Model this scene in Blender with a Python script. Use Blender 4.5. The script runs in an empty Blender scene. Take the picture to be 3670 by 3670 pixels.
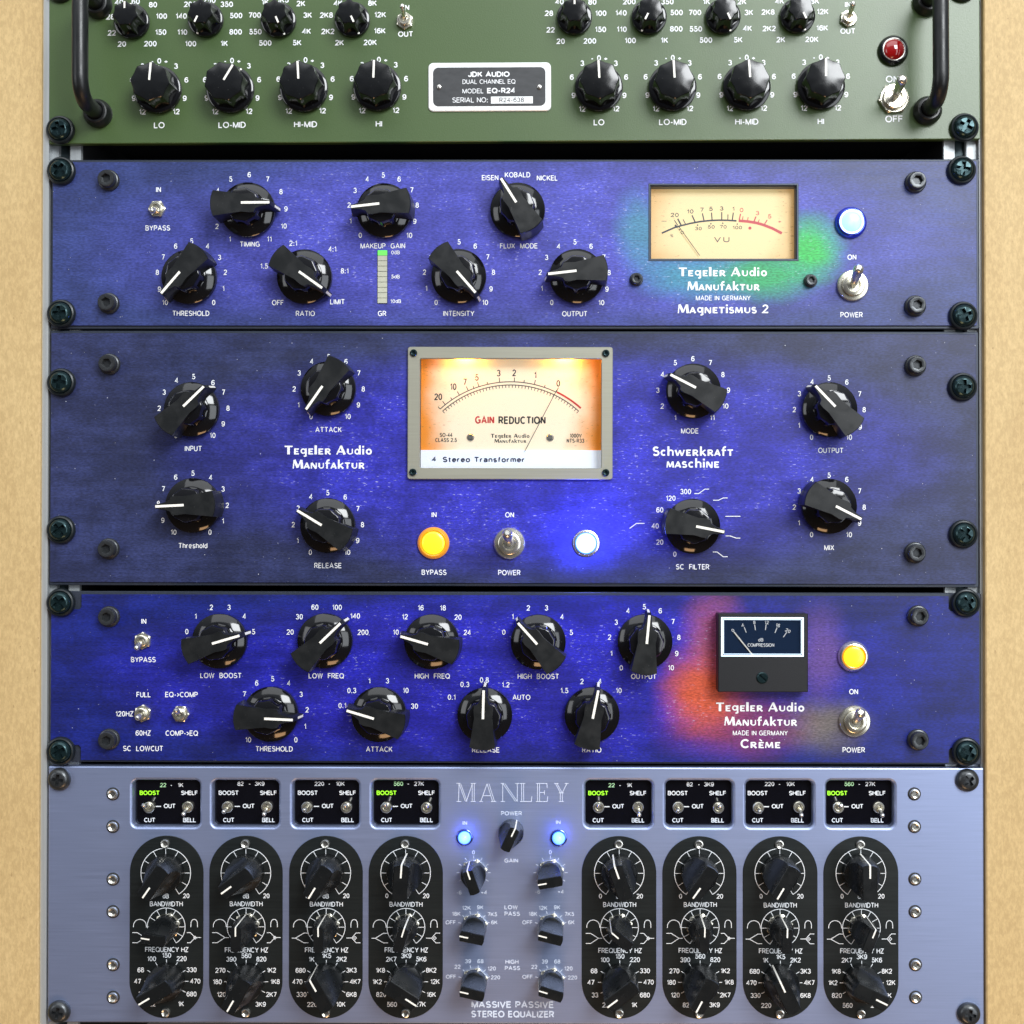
import bpy, bmesh, math
from mathutils import Vector, Matrix, Euler

S = bpy.context.scene
C = bpy.context.collection
R = math.radians

# ------------------------------------------------------------------ camera, world, lights, exposure
PXM = 6906.0                      # photo pixels per metre on the panel plane
VPX, VPY, DIST = 2030.0, 1880.0, 0.70
YAW, PITCH = R(0.45), R(0.53)
FPX = DIST * PXM
PPX = VPX - FPX * math.tan(YAW)
PPY = VPY - FPX * math.tan(PITCH)
CAM = Vector(((VPX - 1835) / PXM, -DIST, (1835 - VPY) / PXM))
ROT = Euler((math.pi / 2 + PITCH, 0, YAW), 'XYZ')
cd = bpy.data.cameras.new('camera')
cam = bpy.data.objects.new('camera', cd)
C.objects.link(cam)
cam.location, cam.rotation_euler = CAM, ROT
cd.sensor_width = 36
cd.lens = 36 * FPX / 3670
cd.shift_x = (1835 - PPX) / 3670
cd.shift_y = (PPY - 1835) / 3670
cd.clip_start, cd.clip_end = 0.01, 50
S.camera = cam

W = bpy.data.worlds.new('World')
S.world = W
W.use_nodes = True
wt = W.node_tree
bg = wt.nodes['Background']
tc = wt.nodes.new('ShaderNodeTexCoord')
sx = wt.nodes.new('ShaderNodeSeparateXYZ')
mr = wt.nodes.new('ShaderNodeMapRange')
cr = wt.nodes.new('ShaderNodeValToRGB')
mr.inputs['From Min'].default_value = -1
wt.links.new(tc.outputs['Generated'], sx.inputs[0])
wt.links.new(sx.outputs['Z'], mr.inputs['Value'])
wt.links.new(mr.outputs[0], cr.inputs[0])
wt.links.new(cr.outputs[0], bg.inputs[0])
els = cr.color_ramp.elements
els[0].position, els[0].color = 0.0, (0.20, 0.13, 0.08, 1)
els[1].position, els[1].color = 1.0, (1.3, 1.4, 1.5, 1)
for p, c in ((0.30, (0.10, 0.08, 0.07, 1)), (0.47, (0.10, 0.10, 0.12, 1)), (0.56, (0.20, 0.22, 0.26, 1)), (0.72, (0.55, 0.6, 0.68, 1))):
    e = els.new(p)
    e.color = c
bg.inputs[1].default_value = 0.55


def area(name, loc, target, sx_, sy_, power, col):
    l = bpy.data.lights.new(name, 'AREA')
    l.shape, l.size, l.size_y, l.energy, l.color = 'RECTANGLE', sx_, sy_, power, col
    o = bpy.data.objects.new(name, l)
    C.objects.link(o)
    o.location = loc
    o.rotation_euler = (Vector(target) - Vector(loc)).to_track_quat('-Z', 'Y').to_euler()
    return o


area('ceiling_softbox', (-0.1, -1.15, 1.75), (0, 0, 0.0), 2.4, 1.4, 22, (0.95, 0.98, 1.0))
area('bright_window', (1.05, -2.0, 1.22), (0, 0, 0.05), 1.05, 0.9, 64, (0.95, 0.98, 1.0))
area('window_left', (-1.5, -1.1, 0.25), (0, 0, 0), 0.5, 0.9, 4.5, (0.95, 0.97, 1.0))
area('window_right', (1.25, -1.6, -0.05), (0, 0, -0.05), 0.8, 1.2, 13, (0.90, 0.95, 1.0))
area('desk_bounce', (0.05, -0.55, -0.95), (0, 0, -0.1), 0.4, 0.22, 2.6, (1.0, 0.58, 0.28))

vs = S.view_settings
vs.view_transform, vs.look, vs.exposure, vs.gamma = 'Standard', 'None', 0.0, 1.0
vs.use_curve_mapping = False
S.cycles.use_denoising = True
S.cycles.max_bounces = 8
S.cycles.sample_clamp_indirect = 6

# ------------------------------------------------------------------ photo measurements -> points in the place
CR = ROT.to_matrix()


def world(px, py, h=0.0):
    """Point of the plane h metres in front of the panels that the photo shows at pixel px, py."""
    d = CR @ Vector(((px - PPX) / FPX, (PPY - py) / FPX, -1))
    t = (-h - CAM.y) / d.y
    return CAM + d * t


TILE = dict(A=(0, 0), B=(900, 0), C=(1800, 0), D=(2670, 0), E=(0, 550), F=(900, 550), G=(1800, 550), H=(2670, 550),
            I=(0, 1150), J=(900, 1150), K=(1800, 1150), L=(2670, 1150), M=(0, 2100), N=(900, 2100), O=(1800, 2100), Q=(2670, 2100),
            R=(0, 2730), S=(900, 2730), V=(1800, 2730), W=(2670, 2730))
MM = 0.001


def T(t, x, y):
    a, b = TILE[t]
    return a + x / 1.932, b + y / 1.932


def zl(z):
    return z / 1.932 / PXM


# ------------------------------------------------------------------ materials
def mat(name):
    m = bpy.data.materials.new(name)
    m.use_nodes = True
    nt = m.node_tree
    return m, nt, nt.nodes['Principled BSDF']


def plain(name, col, rough=0.5, metal=0.0, emit=None, es=0.0, coat=0.0, ior=1.5, grain=0.0, gscale=900, bump=0.0, aniso=None):
    m, nt, b = mat(name)
    b.inputs['Base Color'].default_value = (*col, 1)
    b.inputs['Roughness'].default_value = rough
    b.inputs['Metallic'].default_value = metal
    b.inputs['IOR'].default_value = ior
    b.inputs['Coat Weight'].default_value = coat
    if emit:
        b.inputs['Emission Color'].default_value = (*emit, 1)
        b.inputs['Emission Strength'].default_value = es
    if grain or bump:
        t = nt.nodes.new('ShaderNodeTexCoord')
        mp = nt.nodes.new('ShaderNodeMapping')
        nt.links.new(t.outputs['Object'], mp.inputs[0])
        if aniso:
            mp.inputs['Scale'].default_value = aniso
        n = nt.nodes.new('ShaderNodeTexNoise')
        n.inputs['Scale'].default_value = gscale
        n.inputs['Detail'].default_value = 4
        nt.links.new(mp.outputs[0], n.inputs['Vector'])
        if grain:
            mx = nt.nodes.new('ShaderNodeMix')
            mx.data_type = 'RGBA'
            mx.inputs['A'].default_value = (*[c * (1 - grain) for c in col], 1)
            mx.inputs['B'].default_value = (*[min(1, c * (1 + grain)) for c in col], 1)
            nt.links.new(n.outputs[0], mx.inputs['Factor'])
            nt.links.new(mx.outputs['Result'], b.inputs['Base Color'])
            r2 = nt.nodes.new('ShaderNodeMapRange')
            r2.inputs['To Min'].default_value = max(0.03, rough - 0.04)
            r2.inputs['To Max'].default_value = min(1, rough + 0.04)
            nt.links.new(n.outputs[0], r2.inputs['Value'])
            nt.links.new(r2.outputs[0], b.inputs['Roughness'])
        if bump:
            bp = nt.nodes.new('ShaderNodeBump')
            bp.inputs['Strength'].default_value = bump
            bp.inputs['Distance'].default_value = 0.0002
            nt.links.new(n.outputs[0], bp.inputs['Height'])
            nt.links.new(bp.outputs[0], b.inputs['Normal'])
    return m


class NT:
    """Tiny helper for node chains."""
    def __init__(s, nt):
        s.nt = nt

    def math(s, op, a, b=None, c=None, clamp=False):
        n = s.nt.nodes.new('ShaderNodeMath')
        n.operation, n.use_clamp = op, clamp
        for i, v in enumerate((a, b, c)):
            if v is None:
                continue
            if isinstance(v, (int, float)):
                n.inputs[i].default_value = v
            else:
                s.nt.links.new(v, n.inputs[i])
        return n.outputs[0]

    def noise(s, vec, scale, detail=4, stretch=None, rough=0.5):
        if stretch:
            mp = s.nt.nodes.new('ShaderNodeMapping')
            mp.inputs['Scale'].default_value = stretch
            s.nt.links.new(vec, mp.inputs[0])
            vec = mp.outputs[0]
        n = s.nt.nodes.new('ShaderNodeTexNoise')
        n.inputs['Scale'].default_value, n.inputs['Detail'].default_value, n.inputs['Roughness'].default_value = scale, detail, rough
        s.nt.links.new(vec, n.inputs['Vector'])
        return n.outputs[0]

    def ramp(s, v, a, b, lo=0.0, hi=1.0):
        n = s.nt.nodes.new('ShaderNodeMapRange')
        n.interpolation_type = 'SMOOTHSTEP'
        for k, x in (('From Min', a), ('From Max', b), ('To Min', lo), ('To Max', hi)):
            n.inputs[k].default_value = x
        s.nt.links.new(v, n.inputs['Value'])
        return n.outputs[0]

    def mix(s, f, a, b, mode='MIX'):
        n = s.nt.nodes.new('ShaderNodeMix')
        n.data_type, n.blend_type = 'RGBA', mode
        for k, v in (('Factor', f), ('A', a), ('B', b)):
            if isinstance(v, (int, float)):
                n.inputs[k].default_value = v
            elif isinstance(v, tuple):
                n.inputs[k].default_value = (*v, 1)
            else:
                s.nt.links.new(v, n.inputs[k])
        return n.outputs['Result']


def printed(name, mid, edge, hx, hz, clouds, rough=0.42, fleck=0.5, seed=0.0, off=0.0, amt=0.5, blot=.55):
    """Brushed metal sheet with a printed blue picture: blotches, worn flecks and colour clouds that belong to the print."""
    m, nt, b = mat(name)
    q = NT(nt)
    t = nt.nodes.new('ShaderNodeTexCoord')
    mp = nt.nodes.new('ShaderNodeMapping')
    mp.inputs['Location'].default_value = (seed, seed * 0.7, seed * 1.3)
    nt.links.new(t.outputs['Object'], mp.inputs[0])
    vec = mp.outputs[0]
    sp = nt.nodes.new('ShaderNodeSeparateXYZ')
    nt.links.new(t.outputs['Object'], sp.inputs[0])
    X, Z = sp.outputs['X'], sp.outputs['Z']
    big = q.noise(vec, 13, 2.5, None, 0.5)
    med = q.noise(vec, 60, 6, (0.7, 1, 1.2), 0.65)
    grain = q.noise(vec, 1500, 2, (0.35, 1, 1))
    brush = q.noise(vec, 420, 3, (0.06, 1, 1.6))
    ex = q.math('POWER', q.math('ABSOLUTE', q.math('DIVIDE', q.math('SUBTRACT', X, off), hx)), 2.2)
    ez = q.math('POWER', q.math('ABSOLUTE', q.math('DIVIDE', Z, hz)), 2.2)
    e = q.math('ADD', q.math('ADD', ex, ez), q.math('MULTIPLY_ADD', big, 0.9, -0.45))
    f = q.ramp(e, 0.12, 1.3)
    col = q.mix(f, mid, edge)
    dk = q.ramp(med, 0.36, 0.66)
    bl = q.math('SUBTRACT', 1.0, q.math('MULTIPLY', q.math('SUBTRACT', 1.0, dk), blot * 0.6))
    bc = nt.nodes.new('ShaderNodeCombineColor')
    for i in range(3):
        nt.links.new(bl, bc.inputs[i])
    col = q.mix(1.0, col, bc.outputs[0], 'MULTIPLY')
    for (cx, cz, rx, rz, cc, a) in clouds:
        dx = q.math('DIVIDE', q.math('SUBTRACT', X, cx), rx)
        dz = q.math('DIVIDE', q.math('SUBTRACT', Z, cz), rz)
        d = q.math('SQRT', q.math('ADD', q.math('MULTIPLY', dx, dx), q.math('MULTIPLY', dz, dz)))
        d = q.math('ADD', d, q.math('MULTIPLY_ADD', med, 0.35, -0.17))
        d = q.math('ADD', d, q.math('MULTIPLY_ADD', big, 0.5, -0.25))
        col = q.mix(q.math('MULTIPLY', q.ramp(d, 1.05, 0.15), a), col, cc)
    gr = q.ramp(grain, 0.3, 0.7, 0.72, 1.28)
    br = q.ramp(brush, 0.3, 0.7, 0.94, 1.06)
    gb = q.math('MULTIPLY', gr, br)
    cg = nt.nodes.new('ShaderNodeCombineColor')
    for i in range(3):
        nt.links.new(gb, cg.inputs[i])
    col = q.mix(1.0, col, cg.outputs[0], 'MULTIPLY')
    fl = q.noise(vec, 800, 3, (0.40, 1, 1.5), 0.6)
    zone = q.math('MULTIPLY', q.ramp(e, 1.0, 0.1), q.ramp(med, 0.42, 0.62))
    ff = q.math('MULTIPLY', q.ramp(fl, 0.60, 0.68), q.math('MULTIPLY', zone, fleck))
    col = q.mix(ff, col, (0.62, 0.62, 0.9))
    du = q.noise(vec, 950, 1)
    col = q.mix(q.math('MULTIPLY', q.ramp(du, 0.80, 0.83), 0.6), col, (0.7, 0.72, 0.8))
    nt.links.new(col, b.inputs['Base Color'])
    b.inputs['Metallic'].default_value = 0.0
    b.inputs['Specular IOR Level'].default_value = amt
    nt.links.new(q.ramp(brush, 0.3, 0.7, rough - 0.02, rough + 0.03), b.inputs['Roughness'])
    bp = nt.nodes.new('ShaderNodeBump')
    bp.inputs['Strength'].default_value = 0.10
    bp.inputs['Distance'].default_value = 0.0001
    nt.links.new(grain, bp.inputs['Height'])
    nt.links.new(bp.outputs[0], b.inputs['Normal'])
    return m


def wood_mat():
    m, nt, b = mat('raw_fibreboard')
    q = NT(nt)
    t = nt.nodes.new('ShaderNodeTexCoord')
    v = t.outputs['Object']
    a = q.noise(v, 40, 5, (1, 1, 0.25))
    g = q.noise(v, 700, 4, (1, 1, 0.45), 0.7)
    s = q.noise(v, 520, 2, (1, 1, 0.6))
    st = q.noise(v, 12, 4)
    col = q.mix(q.ramp(a, 0.3, 0.7), (0.545, 0.385, 0.175), (0.595, 0.432, 0.205))
    col = q.mix(q.ramp(g, 0.35, 0.7), q.mix(1.0, col, (0.80, 0.78, 0.74), 'MULTIPLY'), col)
    col = q.mix(q.math('MULTIPLY', q.ramp(s, 0.68, 0.75), 0.45), col, (0.22, 0.13, 0.05))
    col = q.mix(q.math('MULTIPLY', q.ramp(st, 0.64, 0.78), 0.18), col, (0.34, 0.2, 0.08))
    nt.links.new(col, b.inputs['Base Color'])
    b.inputs['Roughness'].default_value = 0.62
    bp = nt.nodes.new('ShaderNodeBump')
    bp.inputs['Strength'].default_value = 0.25
    bp.inputs['Distance'].default_value = 0.0003
    nt.links.new(g, bp.inputs['Height'])
    nt.links.new(bp.outputs[0], b.inputs['Normal'])
    return m


M = {}


def black_plastic(name, col, rough, dust=0.22):
    """Black moulding with a few pale dust specks and faint handling marks."""
    m, nt, b = mat(name)
    q = NT(nt)
    t = nt.nodes.new('ShaderNodeTexCoord')
    oi = nt.nodes.new('ShaderNodeObjectInfo')
    ad = nt.nodes.new('ShaderNodeVectorMath')
    nt.links.new(t.outputs['Object'], ad.inputs[0])
    nt.links.new(oi.outputs['Random'], ad.inputs[1])
    v = ad.outputs[0]
    d = q.noise(v, 1900, 1)
    g = q.noise(v, 160, 3)
    nt.links.new(q.mix(q.math('MULTIPLY', q.ramp(d, 0.77, 0.80), dust), col, (0.35, 0.36, 0.36)), b.inputs['Base Color'])
    nt.links.new(q.ramp(g, 0.3, 0.75, rough * .9, rough * 1.25), b.inputs['Roughness'])
    return m


M['wood'] = wood_mat()
M['aluminium'] = plain('rail_aluminium', (0.42, 0.445, 0.455), 0.46, 0.45, grain=0.12, gscale=300, aniso=(6, 1, 0.1))
M['steel_dark'] = plain('dark_rack_strip', (0.03, 0.045, 0.05), 0.4, 0.6)
M['inside'] = plain('rack_interior', (0.006, 0.006, 0.007), 0.9)
M['chassis'] = plain('chassis_steel', (0.012, 0.012, 0.014), 0.6, 0.4)
M['green'] = plain('olive_green_paint', (0.052, 0.094, 0.025), 0.38, ior=1.63, grain=0.16, gscale=1400, bump=0.25)
M['anodised'] = plain('dark_anodised_plate', (0.035, 0.043, 0.062), 0.42, 0.3, grain=0.25, gscale=1200)
M['brushed'] = plain('brushed_blue_aluminium', (0.34, 0.405, 0.62), 0.47, 0.88, grain=0.10, gscale=380, aniso=(0.08, 1, 3.6), bump=0.06)
M['black'] = black_plastic('gloss_black_plastic', (0.005, 0.005, 0.006), 0.09)
M['satin'] = black_plastic('satin_black_plastic', (0.006, 0.007, 0.0075), 0.36)
M['cap'] = black_plastic('polished_black_cap', (0.005, 0.0055, 0.006), 0.16)
M['matte'] = black_plastic('matt_black_plastic', (0.006, 0.007, 0.0075), 0.27)
M['screw'] = plain('black_zinc', (0.018, 0.040, 0.044), 0.22, 0.7, grain=0.3, gscale=900)
M['washer'] = plain('black_washer', (0.010, 0.014, 0.016), 0.32, 0.2)
M['burnished'] = plain('burnished_steel', (0.062, 0.066, 0.070), 0.30, 0.7, grain=0.4, gscale=1500)
M['chrome'] = plain('nickel_plate', (0.80, 0.78, 0.72), 0.24, 0.92, grain=0.12, gscale=800)
M['nut'] = plain('nickel_nut', (0.70, 0.67, 0.56), 0.24, 0.9, grain=0.15, gscale=700)
M['stainless'] = plain('stainless_steel', (0.55, 0.54, 0.50), 0.26, 0.95, grain=0.25, gscale=900)
M['white'] = plain('white_print', (0.80, 0.82, 0.84), 0.5)
M['pale'] = plain('pale_engraved_print', (0.62, 0.68, 0.80), 0.5)
M['ivory'] = plain('ivory_pointer', (0.85, 0.83, 0.76), 0.45)
M['plate'] = plain('dark_engraved_plate', (0.012, 0.015, 0.015), 0.38, 0.25, grain=0.5, gscale=380, aniso=(0.06, 1, 3.0), bump=0.1)
M['window'] = plain('smoked_acrylic', (0.003, 0.003, 0.005), 0.06, grain=0.2, gscale=300)
M['ink'] = plain('black_ink', (0.02, 0.02, 0.022), 0.6)
M['slate_ink'] = plain('slate_ink', (0.07, 0.085, 0.11), 0.6)
M['navy_ink'] = plain('navy_ink', (0.02, 0.03, 0.10), 0.6)
M['red_ink'] = plain('red_ink', (0.62, 0.035, 0.03), 0.6)
M['pink_ink'] = plain('faded_red_ink', (0.72, 0.14, 0.16), 0.6)
M['silver'] = plain('bright_nameplate', (0.86, 0.88, 0.88), 0.35, 0.2, grain=0.06, gscale=900)
M['nameplate'] = plain('nameplate_black', (0.045, 0.047, 0.050), 0.45, 0.2, grain=0.35, gscale=500, aniso=(0.4, 1, 1))
M['champagne'] = plain('champagne_aluminium', (0.36, 0.355, 0.285), 0.42, 0.5, grain=0.12, gscale=420, aniso=(0.05, 1, 2.5))
M['bezel'] = plain('slate_bezel', (0.05, 0.065, 0.09), 0.4, 0.3)
M['ledoff'] = plain('unlit_segments', (0.44, 0.45, 0.36), 0.5, grain=0.1, gscale=500)
M['ledon'] = plain('lit_green_segment', (0.1, 0.5, 0.08), 0.4, emit=(0.14, 0.85, 0.10), es=0.75)
M['litgreen'] = plain('lit_green_lettering', (0.2, 0.5, 0.02), 0.5, emit=(0.36, 0.95, 0.01), es=0.85)
M['halfgreen'] = plain('pale_green_lettering', (0.45, 0.72, 0.42), 0.5, emit=(0.3, 0.8, 0.25), es=0.15)
M['bluelens'] = plain('lit_blue_lens', (0.3, 0.6, 0.9), 0.25, emit=(0.13, 0.42, 1.0), es=1.35)
M['blueglow'] = plain('bright_blue_lens', (0.3, 0.6, 0.9), 0.25, emit=(0.09, 0.16, 1.0), es=12.0)
M['bluerim'] = plain('blue_lens_rim', (0.1, 0.3, 0.8), 0.2, emit=(0.05, 0.28, 1.0), es=1.1)
M['ledblue'] = plain('small_blue_lens', (0.2, 0.4, 0.9), 0.25, emit=(0.045, 0.11, 1.0), es=6.0)
M['amberlens'] = plain('lit_amber_lens', (0.9, 0.5, 0.03), 0.25, emit=(1.0, 0.58, 0.0), es=0.95)
M['amberring'] = plain('amber_lens_rim', (0.75, 0.30, 0.01), 0.2, emit=(0.9, 0.30, 0.0), es=0.28, coat=0.5)
M['yellowlens'] = plain('lit_yellow_lens', (0.9, 0.7, 0.03), 0.25, emit=(1.0, 0.72, 0.0), es=1.1)
M['redlens'] = plain('red_glass', (0.28, 0.004, 0.004), 0.12, coat=0.8)
M['display'] = plain('white_display', (0.8, 0.85, 0.95), 0.3, emit=(0.80, 0.90, 1.0), es=0.42)
M['bluecase'] = plain('blue_tinted_chrome', (0.10, 0.14, 0.75), 0.15, 0.9)
M['edgelit'] = plain('edge_lit_acrylic', (0.6, 0.7, 0.85), 0.2, emit=(0.60, 0.80, 1.0), es=2.2)
M['bulb'] = plain('amber_bulb', (1, 0.6, 0.2), 0.4, emit=(1.0, 0.36, 0.02), es=330)
M['bulbwarm'] = plain('warm_bulb', (1, 0.8, 0.5), 0.4, emit=(1.0, 0.70, 0.20), es=34)


def face_mat(name, paper, rim, hx, hz, cx, cz, emit, es):
    """Printed meter card: brown specks are print, warm edges are bulb glow painted into colour and emission."""
    m, nt, b = mat(name)
    q = NT(nt)
    t = nt.nodes.new('ShaderNodeTexCoord')
    sp = nt.nodes.new('ShaderNodeSeparateXYZ')
    nt.links.new(t.outputs['Object'], sp.inputs[0])
    n = q.noise(t.outputs['Object'], 60, 4)
    speck = q.noise(t.outputs['Object'], 800, 3, (0.5, 1, 1.3))
    ex = q.math('POWER', q.math('ABSOLUTE', q.math('DIVIDE', q.math('SUBTRACT', sp.outputs['X'], cx), hx)), 3)
    ez = q.math('POWER', q.math('ABSOLUTE', q.math('DIVIDE', q.math('SUBTRACT', sp.outputs['Z'], cz), hz)), 4)
    e = q.math('ADD', q.math('ADD', ex, q.math('MULTIPLY', ez, 0.35)), q.math('MULTIPLY_ADD', n, 0.7, -0.35))
    col = q.mix(q.ramp(e, 0.2, 1.05), paper, rim)  # rim colour paints the bulbs' warm glow towards the edges
    sk = q.math('MULTIPLY', q.ramp(speck, 0.62, 0.72), q.ramp(e, 0.05, 0.8, 0.05, 0.5))
    col = q.mix(sk, col, (0.25, 0.13, 0.03))
    nt.links.new(col, b.inputs['Base Color'])
    em = q.mix(1.0, col, emit, 'MULTIPLY')
    nt.links.new(em, b.inputs['Emission Color'])
    b.inputs['Emission Strength'].default_value = es
    b.inputs['Roughness'].default_value = 0.7
    return m


def glass_mat():
    m = bpy.data.materials.new('meter_glass')
    m.use_nodes = True
    nt = m.node_tree
    nt.nodes.remove(nt.nodes['Principled BSDF'])
    tr = nt.nodes.new('ShaderNodeBsdfTransparent')
    gl = nt.nodes.new('ShaderNodeBsdfGlossy')
    gl.inputs['Roughness'].default_value = 0.03
    fr = nt.nodes.new('ShaderNodeFresnel')
    fr.inputs['IOR'].default_value = 1.45
    mx = nt.nodes.new('ShaderNodeMixShader')
    nt.links.new(fr.outputs[0], mx.inputs[0])
    nt.links.new(tr.outputs[0], mx.inputs[1])
    nt.links.new(gl.outputs[0], mx.inputs[2])
    nt.links.new(mx.outputs[0], nt.nodes['Material Output'].inputs[0])
    return m


M['glass'] = glass_mat()

# ------------------------------------------------------------------ mesh helpers (local frame: x right, z up, -y towards the viewer = h)
def mk(name, bm, m, parent=None, loc=None, rot=0.0, sharp=32, smooth=True):
    bmesh.ops.recalc_face_normals(bm, faces=bm.faces)
    me = bpy.data.meshes.new(name)
    bm.to_mesh(me)
    bm.free()
    if smooth:
        me.polygons.foreach_set('use_smooth', [True] * len(me.polygons))
        me.set_sharp_from_angle(angle=R(sharp))
    me.materials.append(m)
    o = bpy.data.objects.new(name, me)
    C.objects.link(o)
    o.parent = parent
    if loc is not None:
        o.location = loc
    o.rotation_euler = (0, rot, 0)
    return o


def polar(bm, rings, n=48, cx=0.0, cz=0.0, caps=(True, True), rot=0.0):
    """Loft of rings (radius or radius(theta), h) in mm round the h axis."""
    loops = []
    for r, h in rings:
        lp = []
        for k in range(n):
            th = 2 * math.pi * k / n
            rr = r(th) if callable(r) else r
            lp.append(bm.verts.new(((cx + rr * math.sin(th + rot)) * MM, -h * MM, (cz + rr * math.cos(th + rot)) * MM)))
        loops.append(lp)
    for a, b in zip(loops, loops[1:]):
        for k in range(n):
            bm.faces.new((a[k], a[(k + 1) % n], b[(k + 1) % n], b[k]))
    if caps[0]:
        bm.faces.new(loops[0])
    if caps[1]:
        bm.faces.new(loops[-1])


def hexr(Rr):
    def f(th):
        a = (th % (math.pi / 3)) - math.pi / 6
        return Rr * math.cos(math.pi / 6) / math.cos(a)
    return f


def cross(w, L, star=0.0):
    def f(th):
        a = ((th + math.pi / 4) % (math.pi / 2)) - math.pi / 4
        r = min(L / max(0.2, math.cos(a)), w / max(1e-3, abs(math.sin(a))))
        return max(r, w * 1.25)
    return f


def slotr(w, L):
    def f(th):
        return min(L, w / max(1e-3, abs(math.sin(th))))
    return f


def cyl(bm, p0, p1, r0, r1, n=20, steps=1, capr=True):
    p0, p1 = Vector(p0), Vector(p1)
    ax = (p1 - p0).normalized()
    u = ax.orthogonal().normalized()
    v = ax.cross(u)
    loops = []
    prof = [(0, r0), (1, r1)]
    L = (p1 - p0).length
    if capr:
        prof += [(1 + r1 * s / L, r1 * c) for s, c in ((0.4, 0.92), (0.7, 0.7), (0.92, 0.4))]
    for t, r in prof:
        loops.append([bm.verts.new(p0 + ax * (t * L) + (u * math.cos(2 * math.pi * k / n) + v * math.sin(2 * math.pi * k / n)) * r) for k in range(n)])
    for a, b in zip(loops, loops[1:]):
        for k in range(n):
            bm.faces.new((a[k], a[(k + 1) % n], b[(k + 1) % n], b[k]))
    bm.faces.new(loops[0])
    bm.faces.new(loops[-1])


def sweep(bm, pts, r, n=24):
    loops = []
    for i, p in enumerate(pts):
        a, b = pts[max(0, i - 1)], pts[min(len(pts) - 1, i + 1)]
        ax = (b - a).normalized()
        u = Vector((1, 0, 0))
        v = ax.cross(u).normalized()
        loops.append([bm.verts.new(p + (u * math.cos(2 * math.pi * k / n) + v * math.sin(2 * math.pi * k / n)) * r) for k in range(n)])
    for a, b in zip(loops, loops[1:]):
        for k in range(n):
            bm.faces.new((a[k], a[(k + 1) % n], b[(k + 1) % n], b[k]))
    bm.faces.new(loops[0])
    bm.faces.new(loops[-1])


def box(bm, x0, x1, z0, z1, h0, h1):
    """Box in metres; h = distance towards the viewer."""
    v = [bm.verts.new((x, -h, z)) for h in (h0, h1) for (x, z) in ((x0, z0), (x1, z0), (x1, z1), (x0, z1))]
    for f in ((3, 2, 1, 0), (4, 5, 6, 7), (0, 1, 5, 4), (1, 2, 6, 5), (2, 3, 7, 6), (3, 0, 4, 7)):
        bm.faces.new([v[i] for i in f])


def rrect(x0, x1, z0, z1, r, n=7):
    """Rounded rectangle as a function of an outward offset (metres)."""
    def f(d):
        a0, a1, b0, b1, rr = x0 - d, x1 + d, z0 - d, z1 + d, max(1e-5, r + d)
        rr = min(rr, (a1 - a0) / 2 - 1e-6, (b1 - b0) / 2 - 1e-6) if r > 1e-4 else rr
        if r <= 1e-4:
            return [(a0, b0), (a1, b0), (a1, b1), (a0, b1)]
        out = []
        for cx, cz, s in ((a1 - rr, b0 + rr, -90), (a1 - rr, b1 - rr, 0), (a0 + rr, b1 - rr, 90), (a0 + rr, b0 + rr, 180)):
            for k in range(n + 1):
                t = R(s + 90 * k / n)
                out.append((cx + rr * math.cos(t), cz + rr * math.sin(t)))
        return out
    return f


def disc(cx, cz, r, n=40):
    return lambda d: [(cx + (r + d) * math.cos(2 * math.pi * k / n), cz + (r + d) * math.sin(2 * math.pi * k / n)) for k in range(n)]


def slab(bm, outer, prof, holes=()):
    """Plate: outer(d) lofted along prof [(d, h)], first entry is the front; holes = [(shape, profile)]."""
    fe, be = [], []
    for shape, pr in [(outer, prof)] + list(holes):
        loops = [[bm.verts.new((x, -h, z)) for x, z in shape(d)] for d, h in pr]
        n = len(loops[0])
        for a, b in zip(loops, loops[1:]):
            for k in range(n):
                bm.faces.new((a[k], a[(k + 1) % n], b[(k + 1) % n], b[k]))
        fe += [bm.edges.get((loops[0][k], loops[0][(k + 1) % n])) for k in range(n)]
        be += [bm.edges.get((loops[-1][k], loops[-1][(k + 1) % n])) for k in range(n)]
    if not holes:
        bm.verts.ensure_lookup_table()
    bmesh.ops.triangle_fill(bm, use_beauty=True, edges=fe)
    bmesh.ops.triangle_fill(bm, use_beauty=True, edges=be)


_k = [0]


def ribbon(bm, pts, w, h, closed=False):
    """Flat printed stroke of width w along 2-D points (x, z)."""
    P = [Vector(p) for p in pts]
    P = [p for i, p in enumerate(P) if i == 0 or (p - P[i - 1]).length > 1e-7]
    n = len(P)
    if n < 2:
        return
    _k[0] = (_k[0] + 1) % 9
    y = -(h + _k[0] * 6e-6)
    L, Rr = [], []
    for i in range(n):
        a = P[i - 1] if (i > 0 or closed) else None
        b = P[(i + 1) % n] if (i < n - 1 or closed) else None
        d0 = (P[i] - a).normalized() if a is not None else None
        d1 = (b - P[i]).normalized() if b is not None else None
        if d0 is None:
            d0 = d1
        if d1 is None:
            d1 = d0
        n0, n1 = Vector((-d0.y, d0.x)), Vector((-d1.y, d1.x))
        m = n0 + n1
        if m.length < 1e-6:
            m = n0
        m.normalize()
        m = m * (w / 2 / max(0.45, m.dot(n0)))
        L.append(bm.verts.new((P[i].x + m.x, y, P[i].y + m.y)))
        Rr.append(bm.verts.new((P[i].x - m.x, y, P[i].y - m.y)))
    for i in range(n if closed else n - 1):
        j = (i + 1) % n
        bm.faces.new((L[i], L[j], Rr[j], Rr[i]))


def dot(bm, x, z, r, h, n=14):
    bm.faces.new([bm.verts.new((x + r * math.cos(2 * math.pi * k / n), -h, z + r * math.sin(2 * math.pi * k / n))) for k in range(n)])


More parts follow.
